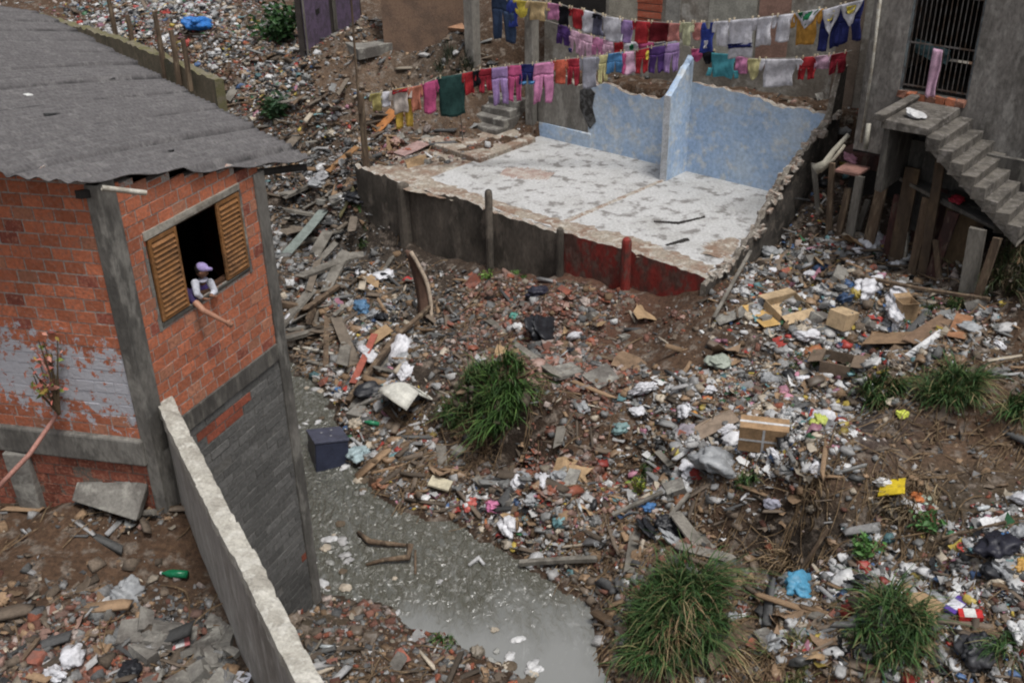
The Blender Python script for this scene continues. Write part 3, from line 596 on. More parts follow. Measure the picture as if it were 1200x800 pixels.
for i in range(7): s = dl+(dr-dl)*i/7; mb.box(F0+DC*(s+.01)-DD*.1+UP*(dzb-.13), DC*((dr-dl)/7-.02), DD*.14, UP*(.13+random.uniform(-.03, .02)), (.36, .12, .06) if i % 3 else (.2, .1, .07), jit=.012)
mb.build('brick_threshold', m_brick, gh)
LZ = 6.0
def step_part():
    st = MB(); c0_, z = 3.40, LZ; n = 8; D0, D1 = 1.68, DF-.02
    st.box(RC(2.48, D0, LZ-.16), DC*.92, DD*(D1-D0), UP*.16, jit=.01)
    for i in range(n):
        z -= .185; st.box(RC(c0_+i*.245, D0, z-.2-.05), DC*.262, DD*(D1-D0), UP*.25, jit=.008)
    st.add([RC(3.38, D0+.01, LZ-.16), RC(3.38, D0+.01, LZ-.36), RC(c0_+n*.245, D0+.01, LZ-n*.185-.42), RC(c0_+n*.245, D0+.01, LZ-n*.185-.2),
            RC(3.38, D1-.01, LZ-.16), RC(3.38, D1-.01, LZ-.36), RC(c0_+n*.245, D1-.01, LZ-n*.185-.42), RC(c0_+n*.245, D1-.01, LZ-n*.185-.2)],
           [(0, 1, 2, 3), (7, 6, 5, 4), (1, 5, 6, 2), (0, 3, 7, 4)])
    return st
m_stair = mat('stair_concrete', (.135, .122, .105), (.07, .063, .055), (.17, .155, .14), scale=2.2, fine=18, bump=.6)
sp = step_part().build('outside_stairs', m_stair, gh, bevel=.012)
mb = MB(); mb.box(RC(2.5, 1.75, 4.55), DC*.16, DD*1.6, UP*1.3, jit=.02); mb.box(RC(2.66, 3.0, 3.4), DC*3.2, DD*.12, UP*1.9); mb.build('support_wall', m_concdark, gh)
mb = MB(); mb.box(RC(2.35, 1.6, LZ-.02), DC*.2, DD*1.75, UP*.14, jit=.02); mb.build('landing_kerb', m_stair, sp, bevel=.02)
mb = MB()
for (x0, y0, x1, y1, r_) in ((1050, -10, 1017, 182, .03), (1043, 20, 1025, 140, .015)):
    a_, b_ = onD(x0, y0, DF-.08), onD(x1, y1, DF-.08); mb.tube([a_, (a_+b_)/2+DC*.02, b_], r_, 8)
mb.build('drain_pipe', m_pipe, gh, smooth=True)
# lower platform under the stair foot
pf = thing('timber_shed', 'low dark shed of planks and sheet panels under the outside stairs', 'shed', RC(4, 1.6, 2.6))
def gz(c, d): q = RC(c, d, 0); return float(hz(q[0], q[1]))
q0, q1, q2 = P(1060, 228, 4.5), P(1110, 258, 4.35), P(1168, 292, 4.2)
mb = MB()
dq = (q1-q0); mb.box(q0, dq, DD*1.2, UP*.07); mb.box(q1, q2-q1, DD*1.6, UP*.12, jit=.02); mb.box(q2, P(1215, 300, 4.0)-q2, DD*1.6, UP*.16, jit=.02)
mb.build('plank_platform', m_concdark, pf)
mb = MB(); mb.box(RC(.9, 4.4, 2.4), DC*5, DD*.06, UP*2.6, jit=.02); mb.box(RC(3.4, 2.9, 2.4), DC*4.5, DD*.06, UP*1.9, jit=.02); mb.build('void_shade_sheet', m_dark, pf)  # black sheets added to stand in for the shade of the void
def px_post(parent, name, px0, py0, px1, py1, z0, wpx, m_, dep=.05, tilt=0.):
    """a board from its foot (on height z0) to its head, in the plane parallel to the stairs"""
    a_ = P(px0, py0, z0); d_ = float(np.dot(a_-K, DD)); b_ = onD(px1, py1, d_-tilt); mb = MB(); l = np.linalg.norm(a_-EYE); w_m = wpx*l/F
    mb.box(a_-DC*w_m/2-UP*.15, DC*w_m, DD*dep, (b_-a_)+UP*.15, jit=.006); return mb.build(name, m_, parent)
m_rust = mat('rusty_sheet', (.075, .032, .026), (.04, .022, .02), (.1, .07, .055), scale=3, fine=14, bump=.3, streak=.3)
m_boardb = mat('brown_board', (.125, .085, .05), (.07, .05, .035), scale=2.4, fine=16, bump=.3, streak=.3)
px_post(pf, 'sheet_panel', 1078, 335, 1094, 238, 2.5, 24, m_rust)
px_post(pf, 'sheet_panel', 1117, 350, 1138, 262, 2.7, 40, m_boardb)
px_post(pf, 'sheet_panel', 1093, 342, 1108, 240, 2.6, 16, m_rust)

# ------------------------------------------------------------------ building behind the washing, shacks, walls, posts
def flat_box(c0_, c1_, d0, z0, z1, t=.05): mb = MB(); mb.box(RC(c0_, d0-t, z0), DC*(c1_-c0_), DD*t, UP*(z1-z0)); return mb
BD = 6.4
def bc(px, py): q = onD(px, py, BD); return float(np.dot(q-K, DC)), q[2]
bb = thing('plastered_building', 'long building with patched grey and beige plaster behind the washing lines', 'building', RC(-4, BD, 4.5))
mb = MB(); mb.box(RC(bc(652, 10)[0], BD, 3.6), DC*(1.2-bc(652, 10)[0]), DD*4, UP*5.5); mb.build('plaster_wall', mat('patched_plaster', (.32, .3, .26), (.2, .175, .145), (.4, .38, .34), scale=.8, fine=14, bump=.35, thr=(.4, .6)), bb)
for (x0, x1, c_, nm) in ((728, 762, (.40, .37, .30), 'door_panel'), (905, 942, (.33, .2, .155), 'painted_pilaster'), (795, 812, (.3, .29, .26), 'pilaster'), (846, 902, (.37, .36, .31), 'plaster_patch'), (1001, 1030, (.2, .155, .12), 'brown_panel')):
    a_, b_ = bc(x0, 15)[0], bc(x1, 15)[0]; flat_box(a_, b_, BD, 4.2 if nm == 'brown_panel' else 5.3, 9, .03).build(nm, mat(nm, c_, tuple(.75*v for v in c_), scale=3, bump=.2), bb)
a_, b_ = bc(762, 15)[0], bc(790, 15)[0]; mb = MB(); z = 5.3
while z < 8: mb.box(RC(a_, BD-.04, z), DC*(b_-a_), DD*.04, UP*.17, (.36, .09, .05), jit=.01); z += .2
mb.build('brick_pilaster', m_brick, bb)
a_, b_ = bc(660, 5)[0], bc(724, 15)[0]; flat_box(a_, b_, BD, 6.05, 8, .03).build('dark_window', m_dark, bb)
flat_box(a_-.1, b_+.1, BD, 5.95, 6.05, .12).build('window_ledge', m_concrete, bb)
# shacks
a_, b_ = P(371, 47, 4.45), P(403, 29, 4.45); b2 = P(433, 14, 4.45); u = (b_-a_); nn_ = np.array([u[1], -u[0], 0]); nn_ /= np.linalg.norm(nn_)
if nn_[1] > 0: nn_ = -nn_
sh = thing('purple_shack', 'low wooden shack with two faded purple doors on the dirt slope', 'shack', a_)
m_purple = mat('faded_purple', (.14, .10, .165), (.09, .07, .1), scale=4, fine=15, bump=.3); m_bdoor = mat('dark_plank', (.06, .05, .045), bump=.3)
mb = MB(); mb.box(a_-UP*.6-nn_*.03, u*1.1+(b2-b_)*1.1, -nn_*.2, UP*2.5); mb.build('plank_wall', m_bdoor, sh)
for (p_, v_) in ((a_, u*.9), (b_+u*.12, (b2-b_)*.95)):
    mb = MB(); mb.box(p_+nn_*.045-UP*.4, v_, -nn_*.05, UP*2.1); d_ = mb.build('door', m_purple, sh)
    mb = MB(); mb.box(p_+v_*.45+nn_*.045+UP*.8, v_*.14, nn_*.012, UP*.16); mb.build('vent_hole', m_dark, d_)
mb = MB(); mb.box(a_-u*.03+nn_*.05-UP*.4, u*.03, nn_*.04, UP*2.4); mb.box(b_+u*.02+nn_*.05, u*.06, nn_*.08, UP*2.4); mb.build('door_post', m_woodgrey, sh)
mb = MB(); p4 = [P(x_, y_, 4.6) for x_, y_ in ((400, 33), (432, 52), (492, 42), (455, 15))]; mb.add(p4+[q-UP*.32 for q in p4], [(0, 1, 2, 3)[::-1], (0, 1, 5, 4), (1, 2, 6, 5), (2, 3, 7, 6)])
tag(mb.build('doorstep_slab', m_concrete, bevel=.02), 'flat grey concrete slab in front of the purple shack doors', 'slab')
a_, b_ = P(462, 30, 5.0), P(560, 22, 5.2); u = b_-a_; n_ = np.array([-u[1], u[0], 0])/np.linalg.norm(u)
mb = MB(); mb.box(a_-UP*.8, u, n_*3, UP*3.3); tag(mb.build('clay_hut', mat('clay', (.2, .13, .09), (.14, .095, .07), scale=1.5, bump=.6)), 'brown clay walled hut at the top edge behind the tilted slab', 'hut')
# mossy retaining wall and its stakes, top left
a_, b_ = P(146, 28, 4.75), P(262, 82, 4.3); u = b_-a_; lu = np.linalg.norm(u); u1 = u/lu; n_ = np.array([u1[1], -u1[0], 0]);  n_ = n_ if n_[1] < 0 else -n_
a0 = a_.copy(); a0[2] = 0; u1h = np.array([u1[0], u1[1], 0]); u1h /= np.linalg.norm(u1h)
rw = jag_wall('retaining_wall', a0, u1h, n_, [(-6, 4.8), (0, 4.75), (lu*.5, 4.55), (lu, 4.3)], 1.5, .3, mat('mossy_concrete', (.14, .12, .085), (.08, .075, .05), (.17, .14, .1), scale=1.5, bump=.5, streak=.5), None, mat('mossy_top', (.13, .12, .06), (.16, .14, .1), scale=3, bump=.5), amp=.04)
tag(rw, 'mossy concrete retaining wall beside the corrugated roof', 'wall')
for i, (x_, y_, h_) in enumerate(((149, 28, 1.3), (168, 36, .9), (202, 51, 1.3), (218, 58, .9), (231, 65, .8))):
    q = P(x_, y_, 4.6); mb = MB(); mb.tube([q-UP*.7, q+UP*h_*.5+DC*.03, q+UP*h_], [.09, .08, .07], 6)
    tag(mb.build('wooden_stake', m_wood), ['thick dark stake at the upper end of the mossy wall', 'short stake second from the upper end of the mossy wall', 'tall thin stake midway along the mossy wall', 'short stake just below the tall one on the mossy wall', 'low stake nearest the lower end of the mossy wall'][i], 'stake', 'stakes along the mossy wall')
# posts
def post(px, py, z, toppy, w_, m_, name, label, cat, taper=1.): 
    b_ = P(px, py, z); r_ = ray(px, toppy); zt = H+math.hypot(b_[0], b_[1])*r_[2]/math.hypot(r_[0], r_[1])
    mb = MB(); mb.box(b_-DC*w_/2-UP*.6, DC*w_, DD*w_, UP*(zt-z+.6), jit=.012); o_ = mb.build(name, m_, bevel=.012); tag(o_, label, cat); return b_, zt
post(562, 80, 4.0, -20, .34, m_plaster, 'concrete_post', 'square grey concrete post above the dark hollow', 'post')
post(629, 150, 2.75, -10, .3, m_plaster, 'concrete_post', 'stained concrete post rising behind the pink and navy trousers', 'post')
pb = P(437, 193, 2.45); mb = MB(); mb.tube([pb-UP*.4, pb+UP*1, pb+UP*2.12], [.1, .09, .1], 8); po = mb.build('wooden_pole', m_wood)
mb = MB(); mb.tube([pb+UP*1.6+DC*.03-DD*.1, pb+UP*3.4+DC*.06-DD*.1, pb+UP*5.2+DC*.1-DD*.1], [.035, .03, .028], 7); mb.build('thin_extension', m_wood, po)
tag(po, 'dark wooden pole with a thin rod tied on, at the left corner of the ruin', 'pole')
mb = MB(); q = RC(-10.3, 3.4, 2.6); mb.tube([q, q+UP*1.5+DC*-.12], .018, 6); tag(mb.build('iron_rod', m_metal), 'thin rusty iron rod standing in front of the small steps', 'rod')
# tilted slab, dark hollow stones
def slabpx(pts_, zs, t, m_, name, label, cat):
    p4 = [P(x_, y_, z_) for (x_, y_), z_ in zip(pts_, zs)]; n = len(p4); mb = MB()
    c = np.cross(p4[1]-p4[0], p4[2]-p4[0]); up = c[2] > 0; dn = -c/np.linalg.norm(c)*t*(1 if up else -1)
    mb.add(p4+[q+dn for q in p4], [tuple(range(n)), tuple(range(2*n-1, n-1, -1))]+[(i, (i+1) % n, n+(i+1) % n, n+i) for i in range(n)])
    o_ = mb.build(name, m_, bevel=.01); b_ = o_.data; tag(o_, label, cat)
    import bmesh; bm = bmesh.new(); bm.from_mesh(b_); bmesh.ops.recalc_face_normals(bm, faces=bm.faces); bm.to_mesh(b_); bm.free(); return o_
slabpx([(566, 62), (612, 46), (612, 18), (572, 28)], (4.0, 4.3, 4.9, 4.8), .15, m_concrete, 'tilted_slab', 'pale tilted concrete slab right of the square post', 'slab')
slabpx([(525, 28), (560, 33), (552, 20), (530, 16)], (5.0, 5.0, 5.2, 5.2), .12, mat('orange_clay', (.36, .2, .12), scale=4), 'clay_slab', 'small orange-brown slab left of the square post', 'slab')

# ------------------------------------------------------------------ washing lines and washing
def vplane(a_, b_):
    u = b_-a_; u[2] = 0; u = u/np.linalg.norm(u); n = np.array([u[1], -u[0], 0]); return u, (n if n[1] < 0 else -n)
L3a = pb.copy(); L3b = RC(-4.1, 4.9, 5.5)
L2a = P(629, 150, 2.75); L2b = RC(-.1, 5.3, 5.9)
L1a = P(562, 80, 4.0)-DD*.3; L1b = onD(1036, 8, DF)-UP*0
cols = dict(olive=(.38,.32,.1), white=(.62,.61,.66), cream=(.52,.45,.4), yellow=(.62,.40,.03), orange=(.5,.17,.1), magenta=(.5,.06,.2), dkgreen=(.02,.06,.055), red=(.4,.012,.02), black=(.012,.012,.016),
  crimson=(.3,.012,.03), lilac=(.33,.2,.45), pink=(.6,.2,.4), ltpink=(.62,.36,.5), navy=(.015,.02,.11), orangered=(.5,.085,.04), grey=(.27,.27,.32), ltyellow=(.55,.5,.22), blue=(.05,.19,.4), purple=(.075,.03,.16),
  peach=(.62,.44,.2), salmon=(.55,.2,.17), royal=(.025,.05,.3), green=(.01,.16,.06), amber=(.52,.25,.02), turq=(.05,.33,.4), denim=(.035,.06,.12), dkred=(.13,.006,.012), gold=(.7,.55,.03), pyel=(.55,.55,.33), slate=(.12,.12,.18))
def cmat(c):
    n = 'cloth_'+c
    if n in _m: return _m[n]
    g0_ = sum(cols[c])/3; b_ = tuple(.85*v+.15*g0_ for v in cols[c]); return mat(n, b_, tuple(.7*v for v in b_), scale=7, fine=45, bump=.3, fineamt=.2, rough=.95, spec=.1)
m_line = mat('cord', (.35, .33, .3), bump=0)
def garment(u, n, topL, topR, h, kind, c, seed, off=0.):
    """cloth hanging from a line: rows of strips with folds; topL, topR world points, h length in metres"""
    r = np.random.default_rng(seed); W_ = np.linalg.norm(topR-topL); d0 = (topR-topL)/W_; nr = 12; nc = 8
    if kind == 'shirt': S = [[(0, .12, .88), (1, .14, .86)], [(0, -.02, .13), (.16, -.08, .12), (.42, -.1, .06)], [(0, .87, 1.02), (.16, .88, 1.08), (.42, .94, 1.1)]]
    elif kind == 'hemshirt': S = [[(0, 0, 1), (.6, .04, .96), (1, .1, .9)], [(.62, -.1, .06), (.95, -.16, .0)], [(.62, .94, 1.1), (.95, 1., 1.16)]]
    elif kind == 'trousers': S = [[(0, 0, 1), (.3, -.02, 1.02)], [(.3, -.02, .5), (1, .02, .38)], [(.3, .5, 1.02), (1, .64, .98)]]
    elif kind == 'shorts': S = [[(0, 0, 1), (.45, -.05, 1.05)], [(.45, -.05, .49), (1, -.1, .42)], [(.45, .51, 1.05), (1, .6, 1.1)]]
    elif kind == 'tank': S = [[(.22, 0, 1), (.6, .05, .95), (1, 0, 1)], [(0, .1, .32), (.22, .0, .42)], [(0, .68, .9), (.22, .58, 1)]]
    elif kind == 'vee': S = [[(0, 0, 1), (.5, .22, .78), (1, .48, .52)]]
    elif kind == 'dress': S = [[(0, .15, .85), (.4, .1, .9), (1, -.05, 1.05)]]
    elif kind == 'bib': S = [[(0, 0, 1), (.5, .05, .95), (.85, .25, .75), (1, .4, .6)]]
    else: S = [[(0, 0, 1), (1, .02, .98)]]
    ph = r.uniform(0, 6); k1 = r.uniform(5, 9); amp = .035*r.uniform(.6, 1.3); sk = r.normal(0, .03); mb = MB()
    for st in S:
        ys = [p[0] for p in st]; y0, y1 = ys[0], ys[-1]; vs = []; m_r = max(3, int(nr*(y1-y0))+2)
        for i in range(m_r+1):
            y = y0+(y1-y0)*i/m_r; xl = np.interp(y, ys, [p[1] for p in st]); xr = np.interp(y, ys, [p[2] for p in st])
            for j in range(nc+1):
                x = xl+(xr-xl)*j/nc; xe = x+sk*y+.02*math.sin(y*9+ph)
                top = topL+d0*W_*x; dz = h*y*(1+.03*math.sin(x*7+ph))
                wv = amp*(.25+y)*math.sin(x*k1+ph+y*1.5)+.015*math.sin(x*23+ph*2+y*3)*(.3+y)+.02*math.sin(y*8+x*3+ph)
                p = topL+d0*W_*xe-UP*dz+n*(wv+off); p[2] += .0; vs.append(p)
        q = nc+1; mb.add(vs, [(i*q+j, i*q+j+1, (i+1)*q+j+1, (i+1)*q+j) for i in range(m_r) for j in range(nc)])
    return mb
m_peg = mat('peg', (.6, .5, .35), bump=0)
def hang(line, rows, group):
    a_, b_ = line; u, n = vplane(a_.copy(), b_.copy()); tops = []
    for i, (x0, x1, y0l, y0r, y1, kind, c, nm, label, extra) in enumerate(rows):
        x0 -= .4; x1 += .8; y1 += 1.5
        tl, tr, bt = onplane(x0, y0l, a_, n), onplane(x1, y0r, a_, n), onplane((x0+x1)/2, y1, a_, n)
        h_ = (tl[2]+tr[2])/2-bt[2]; tops += [tl, tr]; sd = int(x0*7+y1)
        off = -.07 if 'below the cream' in label else (.05 if 'cream t-shirt' in label else .02)
        g = garment(u, n, tl, tr, h_, kind, c, sd, off)
        o = g.build(nm, cmat(c), smooth=True); s_ = o.modifiers.new('thick', 'SOLIDIFY'); s_.thickness = .012
        tag(o, label, {'t_shirt': 'shirt'}.get(nm, nm.replace('_', ' ').split()[-1] if nm not in ('tank_top', 'football_shirt') else 'shirt'), group)
        W_ = np.linalg.norm(tr-tl); d0 = (tr-tl)/W_
        for (ek, ec, ex0, ex1, ey0, ey1, en) in extra:
            p0 = tl+d0*W_*ex0-UP*h_*ey0; p1 = tl+d0*W_*ex1-UP*h_*ey0
            e = garment(u, n, p0, p1, h_*(ey1-ey0), ek, ec, sd, off+.035).build(en, cmat(ec), o, smooth=True); s_ = e.modifiers.new('thick', 'SOLIDIFY'); s_.thickness = .008
        for t in (.12, .88):
            q = tl+d0*W_*t; mb = MB(); mb.box(q-u*.012-n*.02-UP*.03, u*.024, n*.05, UP*.08); mb.build('peg', m_peg, o)
    return tops
rows3 = [
 (445,458,104,103,123,'shirt','olive','t_shirt','small olive yellow t-shirt nearest the wooden pole on the low line',[]),
 (457,468,103,102,118,'cloth','white','cloth','small white cloth second from the wooden pole on the low line',[]),
 (473,492,100,99,144,'trousers','yellow','trousers','bright yellow trousers hanging below the cream shirt',[]),
 (469,491,101,98,126,'shirt','cream','t_shirt','cream t-shirt with a red collar band near the wooden pole',[('cloth','red',.1,.9,-.02,.14,'collar')]),
 (490,504,98,96,124,'shirt','orange','t_shirt','orange and pink t-shirt between the cream and the magenta shirts',[]),
 (505,523,95,90,127,'shirt','magenta','t_shirt','magenta t-shirt beside the dark green towel',[]),
 (524,554,88,84,132,'cloth','dkgreen','towel','large dark green towel on the low washing line',[]),
 (554,567,84,82,107,'shirt','red','t_shirt','red t-shirt just right of the dark green towel',[]),
 (566,574,82,81,98,'cloth','black','cloth','narrow black cloth between the two red garments by the towel',[]),
 (573,587,80,79,105,'trousers','crimson','trousers','crimson leggings right of the narrow black cloth',[]),
 (588,605,79,78,120,'trousers','lilac','trousers','lilac trousers hanging in front of the small steps',[]),
 (607,622,77,77,117,'trousers','magenta','trousers','magenta trousers between the lilac trousers and navy shorts',[]),
 (622,637,76,76,97,'shorts','navy','shorts','navy shorts with light blue hems on the low line',[('cloth','blue',-.02,.44,.88,1.05,'hem'),('cloth','blue',.56,1.02,.88,1.05,'hem')]),
 (638,660,76,74,120,'trousers','pink','trousers','long bright pink trousers right of the navy shorts',[]),
 (661,676,73,72,99,'shirt','orangered','t_shirt','orange red t-shirt between pink trousers and crimson leggings',[]),
 (677,690,72,71,101,'trousers','crimson','trousers','crimson leggings between the orange shirt and the grey shirt',[]),
 (692,713,71,70,105,'shirt','grey','t_shirt','grey t-shirt hanging over the end of the blue wall',[]),
 (714,724,69,68,99,'trousers','ltyellow','trousers','pale yellow leggings right of the grey shirt',[]),
 (725,741,67,66,88,'shorts','blue','shorts','mid blue shorts above the broken blue wall',[]),
 (742,757,66,65,90,'dress','ltpink','dress','pale pink patterned dress right of the blue shorts',[('cloth','magenta',.0,.3,.05,.95,'side_panel')]),
 (758,772,65,62,90,'trousers','red','trousers','bright red trousers left of the dark purple ones',[('cloth','gold',.75,1.0,.1,.45,'pocket')]),
 (774,791,62,60,90,'trousers','purple','trousers','dark purple trousers near the pointed blue partition wall',[]),
 (792,808,59,57,90,'trousers','lilac','trousers','pale lilac trousers next to the top of the partition wall',[]),
]
rows2 = [
 (668,681,31,35,54,'shorts','purple','shorts','dark purple shorts at the left end of the middle line',[]),
 (681,692,37,41,63,'trousers','ltpink','trousers','pale pink leggings with navy cuffs on the middle line',[('cloth','navy',.0,.4,.85,1.02,'cuff')]),
 (692,707,42,46,70,'trousers','ltpink','trousers','wide pale pink trousers left of the short magenta top',[]),
 (708,719,47,49,68,'shorts','pink','shorts','bright pink shorts in the middle of the middle line',[]),
 (720,731,50,52,69,'trousers','ltpink','trousers','small faded pink trousers left of the short red top',[]),
 (733,743,53,54,66,'cloth','red','cloth','short red cloth on the middle line below the white blouse',[]),
 (744,760,54,55,66,'cloth','white','cloth','short white cloth with a green print on the middle line',[('cloth','green',.45,.75,.2,.7,'print')]),
 (761,778,55,56,63,'cloth','magenta','cloth','short magenta cloth above the bright red trousers',[]),
 (780,808,57,54,60,'cloth','grey','cloth','narrow pale blue grey cloth stretched above the purple trousers',[]),
 (823,836,65,66,79,'bib','magenta','bra','small magenta top just right of the blue partition wall',[]),
 (836,850,67,69,82,'bib','black','briefs','small black briefs left of the turquoise shirt',[]),
 (847,874,70,74,99,'hemshirt','turq','t_shirt','turquoise t-shirt hung by its hem on the middle line',[]),
 (875,888,76,77,95,'cloth','pink','cloth','pink cloth between turquoise shirt and yellow top',[]),
 (889,903,79,80,103,'bib','ltyellow','tank_top','pale yellow pointed top left of the big white shirt',[]),
 (904,950,80,81,112,'shirt','white','t_shirt','large white t-shirt spread above the blue back wall',[]),
 (951,968,80,79,105,'shorts','red','shorts','bright red frilled shorts right of the large white shirt',[]),
 (968,985,79,78,93,'cloth','ltpink','cloth','pale pink cloth between the red shorts and crimson leggings',[]),
 (987,1004,78,75,99,'trousers','crimson','trousers','crimson leggings at the right end of the middle line',[]),
]
rows1 = [
 (592,616,-6,0,46,'trousers','denim','trousers','dark denim trousers at the left end of the high line',[]),
 (608,620,0,2,30,'cloth','royal','cloth','narrow blue cloth beside the dark denim trousers',[]),
 (617,634,0,3,21,'bib','gold','tank_top','golden yellow top at the left end of the high line',[]),
 (634,657,2,5,24,'shirt','peach','t_shirt','peach coloured t-shirt on the high line',[]),
 (658,671,5,8,24,'cloth','pink','cloth','pink cloth right of the peach shirt on the high line',[]),
 (671,682,9,12,31,'cloth','black','cloth','black cloth between the pink cloth and red shirt',[]),
 (683,697,12,15,35,'shirt','red','t_shirt','small bright red t-shirt right of the black cloth',[]),
 (697,711,15,18,40,'cloth','white','cloth','plain white cloth right of the small red shirt',[]),
 (710,721,19,22,44,'dress','slate','dress','dark slate dress between two white garments',[('cloth','black',.05,.95,0,.2,'bodice')]),
 (721,742,23,27,52,'hemshirt','white','blouse','white blouse right of the dark slate dress',[]),
 (742,755,28,30,54,'cloth','lilac','cloth','lilac cloth between the white blouse and red shirt',[]),
 (756,775,30,32,55,'shirt','red','t_shirt','bright red t-shirt left of the dark red one on the high line',[]),
 (775,798,32,34,54,'cloth','dkred','sweater','dark maroon sweater beside the bright red shirt',[]),
 (799,811,34,35,54,'cloth','salmon','cloth','salmon cloth right of the dark maroon sweater',[]),
 (813,826,34,34,60,'shirt','pyel','t_shirt','pale yellow t-shirt between two salmon cloths',[]),
 (827,836,35,35,54,'cloth','salmon','cloth','narrow salmon cloth left of the royal blue tank top',[]),
 (837,851,35,35,69,'tank','royal','tank_top','royal blue sports tank top with white mark',[('cloth','white',.4,.6,.6,.85,'mark')]),
 (852,870,34,34,63,'shirt','white','t_shirt','plain white t-shirt right of the royal blue tank top',[]),
 (871,898,33,32,77,'cloth','white','towel','white shirt with a navy stripe across it',[('cloth','navy',.0,1.,.62,.74,'stripe')]),
 (900,921,32,30,64,'shirt','white','t_shirt','white t-shirt just right of the navy striped white one',[]),
 (923,944,30,28,60,'shirt','white','t_shirt','white t-shirt next to the green and amber football shirt',[]),
 (946,977,28,24,65,'shirt','amber','football_shirt','amber football shirt with green top and white V neckline',[('vee','white',.05,.98,-.01,.52,'v_trim'),('vee','green',.14,.89,-.01,.42,'yoke')]),
 (979,1001,26,20,72,'shorts','navy','football_shirt','navy and white football shirt with crest next to the amber one',[('vee','white',-.0,1.05,-.01,.62,'white_front'),('bib','gold',.3,.7,.08,.3,'crest')]),
 (1002,1026,20,15,64,'shorts','navy','football_shirt','navy and white football shirt with crest at the far right end',[('vee','white',-.05,1.0,-.01,.62,'white_front'),('bib','gold',.3,.7,.08,.3,'crest')]),
]
t3 = hang((L3a, L3b), rows3, 'washing on the low line'); t2 = hang((L2a, L2b), rows2, 'washing on the middle line'); t1 = hang((L1a, L1b), rows1, 'washing on the high line')
for (t, a_, b_, lab) in ((t3, pb+UP*2.1, onplane(815, 58, L3a, vplane(L3a.copy(), L3b.copy())[1]), 'low washing line from the wooden pole to the blue partition wall'),
                         (t2, onplane(630, 18, L2a, vplane(L2a.copy(), L2b.copy())[1]), onplane(1010, 74, L2a, vplane(L2a.copy(), L2b.copy())[1]), 'middle washing line ending at the broken side wall'),
                         (t1, onplane(562, -14, L1a, vplane(L1a.copy(), L1b.copy())[1]), L1b, 'high washing line ending at the grey house')):
    mb = MB(); ps = [a_]+sorted(t, key=lambda q: q[0])+[b_]; mb.tube([q+UP*.004 for q in ps], .009, 6); tag(mb.build('washing_line', m_line), lab, 'washing line')
# things hanging in the barred doorway
u_ = DC; q = onD(1106, 75, DF-.05); g_ = garment(DC, -DD, q, q+DC*.2, .95, 'cloth', 'ltpink', 5).build('cloth', cmat('ltpink'), smooth=True); g_.modifiers.new('t', 'SOLIDIFY').thickness = .02
tag(g_, 'pink and white cloth tied to the barred doorway', 'cloth')
q = onD(1085, 62, DF+.3); g_ = garment(DC, -DD, q, q+DC*.75-UP*.15, .3, 'cloth', 'slate', 6).build('towel', mat('cloth_tealgrey', (.06, .11, .12), scale=4), smooth=True); g_.modifiers.new('t', 'SOLIDIFY').thickness = .02
tag(g_, 'dark teal towel hanging inside the barred doorway', 'towel')

# ------------------------------------------------------------------ litter: templates
def ico(sub):
    t = (1+5**.5)/2; v = [(-1,t,0),(1,t,0),(-1,-t,0),(1,-t,0),(0,-1,t),(0,1,t),(0,-1,-t),(0,1,-t),(t,0,-1),(t,0,1),(-t,0,-1),(-t,0,1)]
    f = [(0,11,5),(0,5,1),(0,1,7),(0,7,10),(0,10,11),(1,5,9),(5,11,4),(11,10,2),(10,7,6),(7,1,8),(3,9,4),(3,4,2),(3,2,6),(3,6,8),(3,8,9),(4,9,5),(2,4,11),(6,2,10),(8,6,7),(9,8,1)]
    v = [np.array(p, float)/np.linalg.norm(p) for p in v]
    for _ in range(sub):
        c = {}; nf = []
        def md(a, b):
            k = (min(a, b), max(a, b))
            if k not in c: p = v[a]+v[b]; v.append(p/np.linalg.norm(p)); c[k] = len(v)-1
            return c[k]
        for a, b, d in f: x, y, z = md(a, b), md(b, d), md(d, a); nf += [(a, x, z), (b, y, x), (d, z, y), (x, y, z)]
        f = nf
    return np.array(v), np.array(f)
rt = np.random.default_rng(21)
def t_crumple(sub=1):
    v, f = ico(sub); v = v*(1+rt.normal(0, .22, (len(v), 1)))+rt.normal(0, .09, v.shape); v[:, 2] *= rt.uniform(.35, .8); v[:, 0] *= rt.uniform(.9, 1.6); return v*.5, f
def t_chunk():
    v = np.array([(x, y, z) for z in (-1, 1) for y in (-1, 1) for x in (-1, 1)], float)*.5*np.array([1, rt.uniform(.5, .9), rt.uniform(.25, .7)])+rt.normal(0, .07, (8, 3))
    q = [(0, 2, 3, 1), (4, 5, 7, 6), (0, 1, 5, 4), (2, 6, 7, 3), (0, 4, 6, 2), (1, 3, 7, 5)]
    return v, np.array([t for a, b, c, d in q for t in ((a, b, c), (a, c, d))])
def t_sheet():
    n = 4; v = np.array([((i/(n-1)-.5), (j/(n-1)-.5)*rt.uniform(.5, .95), 0) for j in range(n) for i in range(n)], float)
    a = rt.uniform(0, PI); c = rt.uniform(-1, 1); s = v[:, 0]*math.cos(a)+v[:, 1]*math.sin(a); v[:, 2] = c*s*s+rt.normal(0, .07, len(v)); v[:, :2] += rt.normal(0, .035, (len(v), 2))
    f = [t for j in range(n-1) for i in range(n-1) for t in ((j*n+i, j*n+i+1, (j+1)*n+i+1), (j*n+i, (j+1)*n+i+1, (j+1)*n+i))]; return v, np.array(f)
